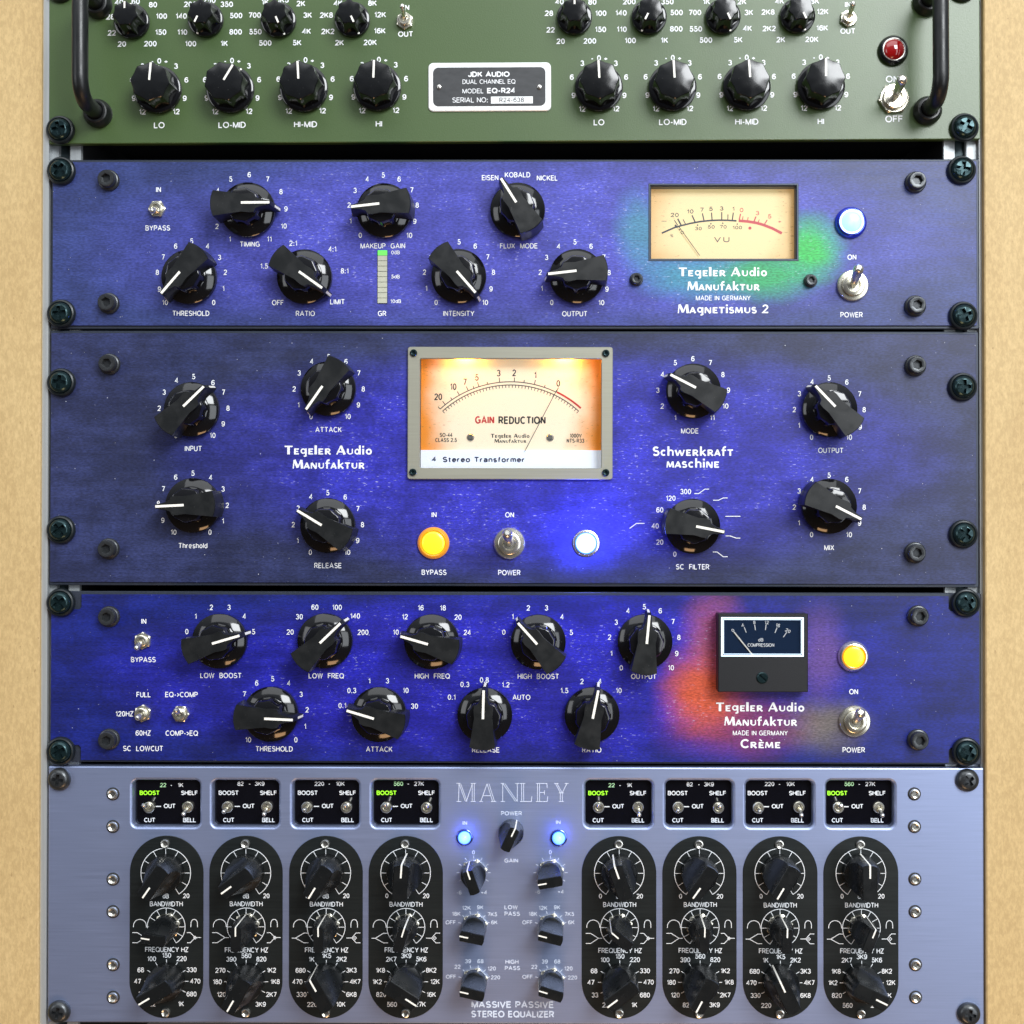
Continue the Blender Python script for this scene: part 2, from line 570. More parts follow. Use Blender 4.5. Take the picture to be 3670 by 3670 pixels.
# ------------------------------------------------------------------ stroke lettering
def ar(cx, cy, rx, ry, a0, a1):
    n = max(3, int(abs(a1 - a0) / 18))
    return [(cx + rx * math.cos(R(a0 + (a1 - a0) * i / n)), cy + ry * math.sin(R(a0 + (a1 - a0) * i / n))) for i in range(n + 1)]


def el(cx, cy, rx, ry):
    return ('c', ar(cx, cy, rx, ry, 90, 450)[:-1])


P_ = [(0, 0), (0, 1), (.27, 1)] + ar(.27, .73, .24, .27, 90, -90) + [(0, .46)]
G = {
    'A': (.68, [[(0, 0), (.34, 1), (.68, 0)], [(.11, .32), (.57, .32)]]),
    'B': (.52, [[(0, 0), (0, 1), (.27, 1)] + ar(.27, .765, .2, .235, 90, -90) + [(0, .53)], [(.27, .53)] + ar(.27, .265, .245, .265, 90, -90) + [(0, 0)]]),
    'C': (.62, [ar(.34, .5, .34, .5, 48, 312)]),
    'D': (.58, [('c', [(0, 0), (0, 1), (.22, 1)] + ar(.22, .5, .36, .5, 90, -90))]),
    'E': (.48, [[(.48, 1), (0, 1), (0, 0), (.5, 0)], [(0, .52), (.45, .52)]]),
    'F': (.45, [[(.46, 1), (0, 1), (0, 0)], [(0, .52), (.42, .52)]]),
    'G': (.68, [ar(.35, .5, .35, .5, 48, 330), [(.4, .48), (.67, .48), (.67, .03)]]),
    'H': (.56, [[(0, 0), (0, 1)], [(.56, 0), (.56, 1)], [(0, .53), (.56, .53)]]),
    'I': (.0, [[(0, 0), (0, 1)]]),
    'J': (.4, [[(.4, 1), (.4, .25)] + ar(.2, .25, .2, .25, 0, -180)]),
    'K': (.55, [[(0, 0), (0, 1)], [(.54, 1), (0, .36)], [(.2, .58), (.56, 0)]]),
    'L': (.44, [[(0, 1), (0, 0), (.44, 0)]]),
    'M': (.68, [[(0, 0), (0, 1)], [(0, 1), (.34, 0), (.68, 1)], [(.68, 1), (.68, 0)]]),
    'N': (.55, [[(0, 0), (0, 1)], [(0, 1), (.55, 0)], [(.55, 0), (.55, 1)]]),
    'O': (.74, [el(.37, .5, .37, .5)]),
    'P': (.5, [P_]),
    'Q': (.74, [el(.37, .5, .37, .5), [(.44, .24), (.74, -.06)]]),
    'R': (.54, [P_, [(.27, .46), (.53, 0)]]),
    'S': (.54, [ar(.27, .755, .24, .245, 28, 270)[:-1] + ar(.27, .255, .27, .255, 90, -152)]),
    'T': (.58, [[(.29, 0), (.29, 1)], [(0, 1), (.58, 1)]]),
    'U': (.54, [[(0, 1), (0, .3)] + ar(.27, .28, .27, .28, 180, 360) + [(.54, 1)]]),
    'V': (.62, [[(0, 1), (.31, 0), (.62, 1)]]),
    'W': (.88, [[(0, 1), (.22, 0), (.44, 1), (.66, 0), (.88, 1)]]),
    'X': (.58, [[(0, 0), (.58, 1)], [(0, 1), (.58, 0)]]),
    'Y': (.6, [[(0, 1), (.3, .45), (.3, 0)], [(.6, 1), (.3, .45)]]),
    'Z': (.52, [[(.0, 1), (.5, 1), (0, 0), (.52, 0)]]),
    '0': (.48, [el(.24, .5, .24, .5)]),
    '1': (.28, [[(.03, .78), (.2, .86), (.25, 1), (.25, 0)]]),
    '2': (.48, [ar(.24, .73, .23, .27, 172, -32) + [(0, 0), (.49, 0)]]),
    '3': (.48, [ar(.23, .755, .21, .245, 160, -90), ar(.23, .26, .25, .26, 90, -162)]),
    '4': (.5, [[(.37, 0), (.37, 1), (0, .3), (.52, .3)]]),
    '5': (.48, [[(.45, 1), (.1, 1), (.04, .5)] + ar(.23, .32, .25, .32, 138, -158)]),
    '6': (.48, [el(.24, .31, .24, .31), ar(.28, .55, .28, .45, 42, 180) + [(0, .31)]]),
    '7': (.48, [[(0, 1), (.48, 1), (.18, 0)]]),
    '8': (.48, [el(.24, .76, .2, .24), el(.24, .27, .24, .27)]),
    '9': (.48, [el(.24, .69, .24, .31), ar(.2, .45, .28, .45, 222, 360) + [(.48, .69)]]),
    '-': (.26, [[(0, .38), (.26, .38)]]), '_': (.5, [[(0, .42), (.5, .42)]]),
    '+': (.5, [[(0, .45), (.5, .45)], [(.25, .2), (.25, .7)]]),
    '.': (.12, [[(-.02, .02), (.14, .02)]]), ':': (.12, [[(-.02, .02), (.14, .02)], [(-.02, .62), (.14, .62)]]),
    '>': (.36, [[(0, .75), (.36, .42), (0, .1)]]), '/': (.4, [[(0, 0), (.4, 1)]]),
    '%': (.6, [el(.12, .75, .12, .2), el(.48, .22, .12, .2), [(.1, 0), (.5, 1)]]),
    'd': (.44, [el(.22, .35, .22, .35), [(.44, 0), (.44, 1)]]),
    't': (.3, [[(.12, .95), (.12, .15)] + ar(.25, .15, .13, .15, 180, 270), [(0, .7), (.28, .7)]]),
    'e': (.46, [[(0, .38), (.46, .38)] + ar(.23, .36, .23, .36, 0, 310)]),
    'r': (.28, [[(0, 0), (0, .7)], [(0, .4)] + ar(.26, .42, .26, .28, 180, 90)]),
    'o': (.48, [el(.24, .35, .24, .35)]),
    'a': (.44, [el(.2, .2, .2, .2), ar(.2, .5, .22, .22, 160, 0) + [(.42, 0)]]),
    'n': (.42, [[(0, 0), (0, .7)], [(0, .42)] + ar(.21, .47, .21, .25, 180, 0) + [(.42, 0)]]),
    's': (.4, [ar(.2, .53, .18, .18, 28, 270)[:-1] + ar(.2, .17, .2, .18, 90, -152)]),
    'f': (.28, [[(.1, 0), (.1, .8)] + ar(.25, .8, .15, .2, 180, 80), [(0, .66), (.28, .66)]]),
    'm': (.68, [[(0, 0), (0, .7)], [(0, .42)] + ar(.17, .5, .17, .22, 180, 0) + [(.34, 0)], [(.34, .42)] + ar(.51, .5, .17, .22, 180, 0) + [(.68, 0)]]),
    'h': (.42, [[(0, 0), (0, 1)], [(0, .42)] + ar(.21, .47, .21, .25, 180, 0) + [(.42, 0)]]),
    'l': (.0, [[(0, 0), (0, 1)]]),
    ' ': (.2, []),
}
TH, TN = .29, .15


def sc(strokes, k):
    return [([(x * k, y * k) for x, y in p], w * (k if w > .2 else 1)) for p, w in strokes]


lA = [([(0, 0), (.36, 1)], TN), ([(.34, 1), (.68, 0)], TH), ([(.12, .3), (.5, .3)], TN)]
lM = [([(.05, 0), (.13, 1)], .13), ([(.15, 1), (.46, .1)], TH), ([(.46, .1), (.76, 1)], TN), ([(.78, 1), (.86, 0)], TH)]
lT = [([(.34, 0), (.34, .9)], TH), ([(0, .92), (.68, .92)], .16)]
lE = [([(.11, 0), (.11, .68)], .22), ([(.1, .62), (.44, .62)], TN), ([(.1, .34), (.38, .34)], TN), ([(.1, .06), (.44, .06)], TN)]
lR = [([(.11, 0), (.11, .68)], .22), ([(.1, .63), (.28, .63)] + ar(.28, .485, .16, .145, 90, -90) + [(.1, .34)], TN), ([(.22, .34), (.5, 0)], .19)]
LOGO = {
    'T': (.68, lT), 'e': (.46, lE), 'l': (.2, [([(.1, 0), (.1, 1.05)], TH)]), 'r': (.54, lR), 'A': (.74, lA),
    'g': (.56, [(ar(.26, .38, .18, .24, 0, 360), .15), ([(.48, .68), (.48, -.22)], .2), ([(.48, -.2), (.3, -.2)], TN)]),
    'u': (.56, [([(.11, .66), (.11, .2)], .22), ([(.11, .24)] + ar(.3, .24, .19, .18, 180, 360) + [(.49, .66)], .13)]),
    'd': (.56, [(ar(.24, .33, .17, .26, 0, 360), .16), ([(.47, 0), (.47, 1.05)], .22)]),
    'i': (.2, [([(.1, 0), (.1, .66)], .22), ([(.1, .80), (.1, 1.0)], .22)]),
    'o': (.56, [(ar(.28, .33, .19, .26, 0, 360), .19)]),
    'M': (.94, lM), 'a': (.5, sc(lA, .68)), 'm': (.64, sc(lM, .68)), 't': (.48, sc(lT, .70)),
    'n': (.56, [([(.06, 0), (.06, .66)], TN), ([(.08, .66), (.48, 0)], .22), ([(.5, 0), (.5, .66)], TN)]),
    'f': (.42, [([(.16, 0), (.16, .78)] + ar(.34, .78, .18, .2, 180, 75), .2), ([(0, .62), (.4, .62)], TN)]),
    'k': (.56, [([(.11, 0), (.11, 1.05)], .22), ([(.5, .66), (.15, .32)], TN), ([(.2, .4), (.52, 0)], .2)]),
    's': (.42, [(ar(.2, .5, .15, .14, 30, 270)[:-1] + ar(.2, .2, .17, .16, 90, -150), .17)]),
    'S': (.56, [(ar(.27, .73, .2, .2, 30, 270)[:-1] + ar(.27, .29, .23, .23, 90, -150), .2)]),
    'c': (.48, [(ar(.27, .33, .19, .26, 48, 312), .18)]), 'C': (.66, [(ar(.38, .5, .31, .43, 42, 318), .2)]),
    'h': (.58, [([(.11, 0), (.11, 1.05)], .22), ([(.11, .36)] + ar(.31, .42, .19, .2, 180, 0) + [(.5, 0)], .17)]),
    'w': (.84, [([(.04, .66), (.22, 0)], .2), ([(.24, 0), (.42, .62)], TN), ([(.42, .62), (.6, 0)], .2), ([(.62, 0), (.8, .66)], TN)]),
    '2': (.54, [(ar(.25, .7, .19, .22, 172, -32) + [(.05, .08), (.5, .08)], .17)]),
    '\u00e8': (.46, lE + [([(.1, 1.0), (.3, .8)], .13)]),
    ' ': (.3, []),
}


def text(bm, s, c, cap, h, wt=.12, xs=1.0, sp=.24, width=None, ang=0.0, font=None):
    """Lettering centred on c = (x, z); cap height in metres."""
    font = font or G
    logo = font is LOGO
    adv = [font[ch][0] for ch in s]
    spc = sp if not logo else .10
    tot = sum(adv) + spc * (len(s) - 1)
    k = cap * xs * 1.17 if width is None else width / (tot + (0 if logo else wt))
    ca, sa = math.cos(ang), math.sin(ang)
    x = -tot / 2
    inv = cap / k
    for ch, a in zip(s, adv):
        for st in font[ch][1]:
            if logo:
                pts, w, closed = st[0], st[1], False
                if len(pts) > 6 and (Vector(pts[0]) - Vector(pts[-1])).length < 1e-4:
                    pts, closed = pts[:-1], True
                vert = lambda y: (y - .5) * cap
            else:
                closed = isinstance(st, tuple)
                pts, w = (st[1] if closed else st), wt
                vert = lambda y: (y * (1 - wt) + wt / 2 - .5) * cap
            q = []
            for px, py in pts:
                u, v = (x + px) * k, vert(py)
                q.append((c[0] + u * ca - v * sa, c[1] + u * sa + v * ca))
            ribbon(bm, q, w * cap * (1 if not logo else min(1.0, (k / cap + 1) / 2)), h, closed)
        x += a + spc


def lettering(bm, m, parent):
    """Printed legends: one part for each cluster of legends that stand together."""
    import numpy as np
    bm.verts.ensure_lookup_table()
    bm.verts.index_update()
    isl, seen = [], set()
    for v in bm.verts:
        if v.index in seen:
            continue
        st, got = [v], []
        seen.add(v.index)
        while st:
            w = st.pop()
            got.append(w)
            for e in w.link_edges:
                o = e.other_vert(w)
                if o.index not in seen:
                    seen.add(o.index)
                    st.append(o)
        isl.append(got)
    lo = np.array([[min(v.co[i] for v in g) for i in range(3)] for g in isl])
    hi = np.array([[max(v.co[i] for v in g) for i in range(3)] for g in isl])
    gap = np.maximum(0, np.maximum(lo[:, None] - hi[None], lo[None] - hi[:, None]))
    near = np.sqrt((gap ** 2).sum(2)) < 0.0185
    lab = -np.ones(len(isl), int)
    n = 0
    for i in range(len(isl)):
        if lab[i] < 0:
            st = [i]
            lab[i] = n
            while st:
                j = st.pop()
                for k in np.nonzero(near[j] & (lab < 0))[0]:
                    lab[k] = n
                    st.append(int(k))
            n += 1
    for c in range(n):
        b2 = bmesh.new()
        for i in np.nonzero(lab == c)[0]:
            mp = {v: b2.verts.new(v.co) for v in isl[i]}
            for f in {f for v in isl[i] for f in v.link_faces}:
                b2.faces.new([mp[v] for v in f.verts])
        mk('panel_lettering', b2, m, parent)
    bm.free()


# ------------------------------------------------------------------ units
class Unit:
    def __init__(s, name, label, cat, px0, px1, pyt, pyb, tilt):
        s.root = bpy.data.objects.new(name, None)
        s.root.empty_display_size = 0.02
        C.objects.link(s.root)
        s.root['label'], s.root['category'] = label, cat
        s.tilt = tilt
        c = world((px0 + px1) / 2, (pyt + pyb) / 2)
        s.root.location = c
        s.root.rotation_euler = (0, tilt, 0)
        s.inv = (Matrix.Translation(c) @ Matrix.Rotation(tilt, 4, 'Y')).inverted()
        s.hw = (world(px1, pyt) - world(px0, pyt)).length / 2
        s.hz = abs(world(px0, pyt).z - world(px0, pyb).z) / 2
        s.print = bmesh.new()

    def pt(s, px, py, h=0.0):
        return s.inv @ world(px, py, h)

    def p2(s, px, py, h=0.0):
        v = s.pt(px, py, h)
        return (v.x, v.z)

    def t2(s, t, x, y, h=0.0):
        return s.p2(*T(t, x, y), h)

    def labels(s, data, cap, wt=.12, xs=1.0, h=0.00008, bm=None, ph=0.0, sp=.24):
        bm = s.print if bm is None else bm
        for it in data.split('|'):
            t, tx, x, y = it.split()
            text(bm, tx.replace('~', ' '), s.t2(t, float(x), float(y), ph), zl(cap), ph + h, wt, xs, sp)

    def line(s, t, pts, w, bm=None, h=0.0, closed=False, lift=0.00008):
        ribbon(s.print if bm is None else bm, [s.t2(t, x, y, h) for x, y in pts], zl(w), h + lift, closed)

    def logo(s, tx, t0, x0, t1, x1, y, cap, bm=None, h=0.0):
        a, b = s.t2(t0, x0, y, h), s.t2(t1, x1, y, h)
        text(s.print if bm is None else bm, tx, ((a[0] + b[0]) / 2, (a[1] + b[1]) / 2), zl(cap), h + 0.00008, font=LOGO, width=math.dist(a, b))

    def rect(s, px0, px1, py0, py1, h=0.0):
        a, b = s.pt(px0, (py0 + py1) / 2, h), s.pt(px1, (py0 + py1) / 2, h)
        c, d = s.pt((px0 + px1) / 2, py1, h), s.pt((px0 + px1) / 2, py0, h)
        return a.x, b.x, c.z, d.z


def chassis(u, depth=0.24):
    bm = bmesh.new()
    box(bm, -u.hw + 0.03, u.hw - 0.03, -u.hz + 0.001, u.hz - 0.001, -0.0085, -depth)
    mk('chassis', bm, M['chassis'], u.root, smooth=False)


# ---- shared part builders
def socket_screw(u, t, x, y, big=True, kind='black', parent=None, off=None, r=None, h0=0.0):
    bm = bmesh.new()
    p = u.pt(*T(t, x, y), h0)
    if kind == 'black':
        k = 1.0 if big else 0.64
        polar(bm, [(5.5 * k, 0), (5.5 * k, 1.3 * k), (5.1 * k, 1.9 * k), (4.6 * k, 2.1 * k), (4.4 * k, 5.2 * k), (4.0 * k, 5.7 * k), (3.3 * k, 5.75 * k),
                   (hexr(2.6 * k), 5.6 * k), (hexr(2.3 * k), 3.4 * k)], 48)
        m = M['burnished']
    else:
        k = r
        polar(bm, [(k, 0), (k, 0.35 * k), (k * .9, 0.55 * k), (k * .72, .6 * k), (hexr(k * .6), .5 * k), (hexr(k * .5), 0.1 * k)], 48)
        m = M['stainless']
    o = mk('socket_screw', bm, m, parent or u.root, (p if off is None else p - off))
    o.location.y = -h0 if off is None else -h0 - off.y
    o.rotation_euler = (0, (x * 1.7 + y) % 1.0, 0)
    return o


_mesh = {}


def part(name, key, build, m, parent, loc, rot=0.0, sharp=32):
    """First use builds the mesh, later ones are copies that share it."""
    if key in _mesh:
        o = _mesh[key].copy()
        C.objects.link(o)
        o.name = name
        o.parent, o.location, o.rotation_euler = parent, loc, (0, rot, 0)
        return o
    bm = bmesh.new()
    build(bm)
    o = mk(name, bm, m, parent, loc, rot, sharp)
    _mesh[key] = o
    return o


# chicken-head style knob: skirt, fluted collar and a tapered grip with an ivory line
def b_skirt(bm):
    fl = lambda r: (lambda th: r * (1 - 0.05 * abs(math.sin(4.5 * th)) ** 1.5))
    polar(bm, [(13.2, 0.4), (14.2, 0.9), (14.25, 3.4), (14.1, 4.0), (13.7, 4.35), (12.2, 5.2), (10.6, 6.0), (9.8, 6.3)], 72, caps=(True, False))
    polar(bm, [(9.8, 6.3), (9.2, 6.4), (fl(9.0), 6.8), (fl(8.8), 14.9), (fl(8.5), 15.4), (fl(8.0), 15.6)], 72, caps=(False, True))


def grip_outline(tip, tw, tail, nose):
    R_ = [(tw, tip), (nose * .62, 10.2), (nose, 7.6), (4.6, 6.6), (4.9, 4.4), (4.5, 0.5)]
    out = list(R_)
    for k in range(11):
        a = R(180 - 25 + 50 * k / 10)
        out.append((tail * math.sin(a), tail * math.cos(a)))
    out += [(-x, z) for x, z in reversed(R_)]
    return out


def b_grip(bm):
    lv = [(grip_outline(16.7, 1.15, 16.0, 3.2), 2.4), (grip_outline(14.95, 1.05, 15.6, 3.0), 18.5), (grip_outline(14.6, 0.85, 15.3, 2.75), 18.95)]
    loops = [[bm.verts.new((x * MM, -h * MM, z * MM)) for x, z in o] for o, h in lv]
    n = len(loops[0])
    for a, b in zip(loops, loops[1:]):
        for k in range(n):
            bm.faces.new((a[k], a[(k + 1) % n], b[(k + 1) % n], b[k]))
    bm.faces.new(loops[0])
    bm.faces.new(loops[-1])


def b_line(bm):
    w = 0.62
    P = [(0.3, 18.9), (0.3, 19.12), (14.72, 19.12), (16.85, 2.6), (16.5, 2.6)]
    L = [(bm.verts.new((-w * MM, -h * MM, z * MM)), bm.verts.new((w * MM, -h * MM, z * MM))) for z, h in P]
    for a, b in zip(L, L[1:]):
        bm.faces.new((a[0], a[1], b[1], b[0]))


def pointer_knobs(u, data):
    for it in data.split('|'):
        t, x, y, a = it.split()
        p = u.pt(*T(t, float(x), float(y)), 0.0045)
        p.y = 0
        k = part('knob', 'pk', b_skirt, M['black'], u.root, p, R(float(a)) - 0.0)
        g = part('grip', 'pg', b_grip, M['satin'], k, (0, 0, 0))
        part('pointer_line', 'pl', b_line, M['ivory'], k, (0, 0, 0))


def fluted_knob(u, t, x, y, a, big):
    p = u.pt(*T(t, x, y), 0.003)
    p.y = 0

    def b_sk(bm):
        r = 12.45 if big else 9.15
        polar(bm, [(r - .6, .3), (r, .8), (r, 2.6), (r - .25, 3.1), (r - .7, 3.3), (r - 1.6, 3.5), (r - 3, 3.6)], 72)

    def b_cap(bm):
        if big:
            f = lambda r, d: (lambda th: r * (1 - d * abs(math.sin(4 * th)) ** 1.2))
            polar(bm, [(f(10.9, .11), 3.4), (f(10.6, .105), 6), (f(10.25, .09), 14.4), (f(10.05, .085), 15.0), (f(9.7, .08), 15.3), (f(7, .035), 15.7), (4, 15.95), (1.5, 16.05), (.3, 16.07)], 96)
        else:
            f = lambda r, d: (lambda th: r * (1 - d * abs(math.sin(3.5 * th)) ** 1.3))
            polar(bm, [(f(8.4, .20), 3.4), (f(7.6, .19), 5.5), (f(6.8, .15), 12.0), (f(6.5, .14), 12.8), (f(6.1, .12), 13.15), (f(4, .04), 13.35), (2, 13.45), (.3, 13.48)], 112)

    def b_pt(bm):
        z0, z1, w, h = (0.4, 9.4, .52, 16.1) if big else (2.0, 6.0, .45, 13.42)
        box(bm, -w * MM, w * MM, z0 * MM, z1 * MM, (h - .35) * MM, h * MM)

    def b_dot(bm):
        r = 11.55 if big else 8.4
        polar(bm, [(.55, 2.8), (.55, 3.62), (.3, 3.68)], 16, 0, r)
    s = 'fb' if big else 'fs'
    k = part('knob', s, b_sk, M['black'], u.root, p, R(a))
    part('grip', s + 'c', b_cap, M['cap'], k, (0, 0, 0), sharp=28)
    part('pointer_line', s + 'p', b_pt, M['ivory'], k, (0, 0, 0))
    part('skirt_dot', s + 'd', b_dot, M['ivory'], k, (0, 0, 0))


def bar_knob(u, t, x, y, a, r, H, h0=0.0, nut=False, hm=0.002):
    """Round body scooped on two sides so that a tall finger bar stays; ivory line up the front and onto the top."""
    p = u.pt(*T(t, x, y), h0 + hm)
    p.y = -h0
    key = 'bk%.1f_%.1f' % (r, H)
    q = r / 9.4

    def prof(h):
        f = max(0.0, min(1.0, (h - H * .26) / (H * .74)))
        w = r * (1 - (1 - 0.40) * math.sin(f ** .8 * math.pi / 2) ** .75) if f > 0 else r * .999
        return w

    def b(bm):
        lv = [(r * .96, .3, 0), (r, .8, 0), (r, H * .2, 0)]
        hs = [H * .26 + H * .74 * i / 12 for i in range(13)]
        loops = []
        na, ns = 12, 5
        for rr, h, w in [(r * .95, .3, 0), (r * 1.0, .9, 0), (r * 1.0, H * .22, 0)] + [(r * (1.0 - .03 * i / 12), h, prof(h)) for i, h in enumerate(hs)] + [(r * .955, H + .35, prof(H) * .90)]:
            w = w if w else rr * .999
            ac = math.asin(min(.999, w / rr))
            lp = []
            for sgn in (1, -1):
                for k in range(na + 1):
                    th = -ac + 2 * ac * k / na
                    lp.append((sgn * rr * math.sin(th), sgn * rr * math.cos(th)))
                zz = rr * math.cos(ac)
                for k in range(1, ns):
                    lp.append((sgn * w, sgn * (zz - 2 * zz * k / ns)))
            loops.append([bm.verts.new((xx * MM, -h * MM, z2 * MM)) for xx, z2 in lp])
        n = len(loops[0])
        for c, d in zip(loops, loops[1:]):
            for k in range(n):
                bm.faces.new((c[k], c[(k + 1) % n], d[(k + 1) % n], d[k]))
        bm.faces.new(loops[0])
        bm.faces.new(loops[-1])

    def b_l(bm):
        w = .42 * (q ** .5)
        P = [(r * 1.02, 1.0), (r * 1.022, H * .24), (r * .995, H * .985), (r * .955, H + .47), (r * .28, H + .47), (r * .28, H)]
        L = [(bm.verts.new((-w * MM, -h * MM, z * MM)), bm.verts.new((w * MM, -h * MM, z * MM))) for z, h in P]
        for c, d in zip(L, L[1:]):
            bm.faces.new((c[0], c[1], d[1], d[0]))

    k = part('knob', key, b, M['matte'], u.root, p, R(a), 40)
    part('pointer_line', key + 'l', b_l, M['ivory'], k, (0, 0, 0))
    if nut:
        part('shaft_nut', 'sn%.1f' % r, lambda bm: polar(bm, [(hexr(r * 1.1), 0), (hexr(r * 1.1), 1.2), (r * .95, 1.5)], 48), M['nut'], u.root, (p.x, -h0, p.z), 0.26)
        k.location.y = -h0 - 0.0016


def toggle(u, t, x, y, tx, ty, size='small', h0=0.0, rot=0.3):
    p = u.pt(*T(t, x, y), h0)
    p.y = -h0
    if size == 'small':
        rg, m, lv, ht = [(hexr(4.6), 0), (hexr(4.6), 1.7), (4.0, 2.0), (3.1, 2.05), (3.1, 4.2), (2.7, 4.5), (1.9, 4.5), (1.7, 3.2)], M['nut'], (1.0, 1.45), .0115
    elif size == 'hex':
        rg, m, lv, ht = [(hexr(8.2), 0), (hexr(8.2), 1.8), (7.2, 2.3), (6.2, 2.35), (6.1, 4.6), (5.6, 5.0), (3.8, 5.0), (3.4, 3.2)], M['nut'], (1.7, 2.7), .021
    elif size == 'round':
        rg, m, lv, ht = [(8.1, 0), (8.1, 1.6), (7.6, 2.2), (6.2, 2.4), (6.1, 2.0), (5.9, 2.0), (5.8, 4.0), (5.3, 4.3), (3.6, 4.3), (3.2, 2.8)], M['nut'], (1.7, 2.7), .019
    else:
        rg, m, lv, ht = [(2.9, 0), (2.9, 1.8), (2.6, 2.1), (1.7, 2.1), (1.5, 1.0)], M['nut'], (.75, 1.15), h0 + .0085
    o = part('toggle_switch', 'tg' + size, lambda bm: polar(bm, rg, 48), m, u.root, p, rot)
    tip = u.pt(*T(t, tx, ty), ht)
    bm = bmesh.new()
    base = Vector((0, -rg[-1][1] * MM + 0.0005, 0))
    d = Matrix.Rotation(-rot, 3, 'Y') @ (Vector((tip.x, -ht, tip.z)) - p)
    cyl(bm, base, d, lv[0] * MM, lv[1] * MM)
    mk('lever', bm, M['chrome'], o, (0, 0, 0))
    return o


def lamp(u, t, x, y, lens, case, r=8.3, dome=1.0, hm=0.0015, rim=None, tall=False, glow=0.0):
    p = u.pt(*T(t, x, y), hm)
    p.y = 0
    bm = bmesh.new()
    k = r / 8.3
    if tall:
        polar(bm, [(8.2 * k, 0), (8.3 * k, .4), (8.1 * k, .8), (7.0 * k, 1.1), (6.6 * k, 1.1), (6.1 * k, .8)], 56)
    else:
        polar(bm, [(8.2 * k, 0), (8.3 * k, .8), (8.1 * k, 1.7), (7.0 * k, 2.9), (6.6 * k, 3.0), (6.3 * k, 2.8), (6.1 * k, 1.6)], 56)
    o = mk('indicator_lamp', bm, case, u.root, p)
    bm = bmesh.new()
    polar(bm, [(6.0 * k, .9 if tall else 1.5), (5.95 * k, 2.4), (5.5 * k, 2.4 + .6 * dome), (4.2 * k, 2.4 + 1.2 * dome), (2.2 * k, 2.4 + 1.6 * dome), (.4, 2.4 + 1.7 * dome)], 48)
    mk('lens', bm, lens, o, (0, 0, 0))
    if tall:
        bm = bmesh.new()
        polar(bm, [(6.5 * k, .8), (6.5 * k, 1.5), (6.2 * k, 1.7), (5.9 * k, 1.6)], 48, caps=(False, False))
        mk('lens_rim', bm, M['bluerim'], o, (0, 0, 0))
    if glow:                                   # the diode's own light, just in front of the lens
        l = bpy.data.lights.new('lamp_glow', 'POINT')
        l.energy, l.color, l.shadow_soft_size = glow, (0.10, 0.14, 1.0), 0.002
        lo = bpy.data.objects.new('lamp_glow', l)
        C.objects.link(lo)
        lo.parent, lo.location = o, (0, -.0085, 0)
    if rim:
        bm = bmesh.new()
        polar(bm, [(6.3 * k, 2.7), (6.3 * k, 3.1), (5.9 * k, 3.25), (5.55 * k, 3.1), (5.5 * k, 2.6)], 48, caps=(False, False))
        mk('lens_rim', bm, rim, o, (0, 0, 0))
    return o


_rs = {}


def rack_screw(px, py, label, cup=True, spin=0.0):
    w = world(px, py, 0.002)
    w.y = 0
    key = 'cup' if cup else 'pan'
    if key in _rs:
        a = _rs[key]
        o = a.copy()
        C.objects.link(o)
        for ch in a.children:
            c = ch.copy()
            C.objects.link(c)
            c.parent = o
    else:
        bm = bmesh.new()
        if cup:
            polar(bm, [(5.7, 1.2), (5.75, 2.4), (5.5, 3.3), (4.9, 4.1), (4.2, 4.6), (4.0, 4.75), (cross(1.0, 3.5), 4.85), (cross(.95, 3.3), 2.6)], 96)
        else:
            polar(bm, [(5.9, .0), (6.0, .6), (5.8, 1.5), (5.1, 2.6), (4.2, 3.3), (3.4, 3.65), (cross(.85, 2.9), 3.7), (cross(.8, 2.6), 1.6)], 96)
        o = mk('rack_screw', bm, M['screw'] if cup else M['burnished'])
        if cup:
            bm = bmesh.new()
            polar(bm, [(7.3, 0.02), (7.5, .6), (7.4, 1.6), (6.9, 2.5), (6.2, 2.8), (5.85, 2.5), (5.8, 1.0)], 64)
            mk('cup_washer', bm, M['washer'], o, (0, 0, 0))
        o['category'], o['group'] = 'screw', 'rack screws'
        _rs[key] = o
    o.location, o.rotation_euler = w, (0, spin, 0)
    o['label'] = label


# ------------------------------------------------------------------ the rack itself
rack = bpy.data.objects.new('equipment_rack', None)
rack.empty_display_size = 0.05
C.objects.link(rack)
rack['label'], rack['category'] = 'tan fibreboard rack with aluminium rails holding all five audio units', 'rack'
zt, zb = world(1835, -330).z, world(1835, 3990).z


def vbox(name, px0, px1, h0, h1, m, y0=None, bev=0.0):
    """Upright board between two pixel columns measured half way down."""
    a, b = world(px0, 1835, h1).x, world(px1, 1835, h1).x
    bm = bmesh.new()
    if bev:
        f = rrect(a, b, zb, zt, 0)
        slab(bm, f, [(-bev, h1), (0, h1 - bev), (0, h0)])
    else:
        box(bm, a, b, zb, zt, h0, h1)
    return mk(name, bm, m, rack, smooth=False)


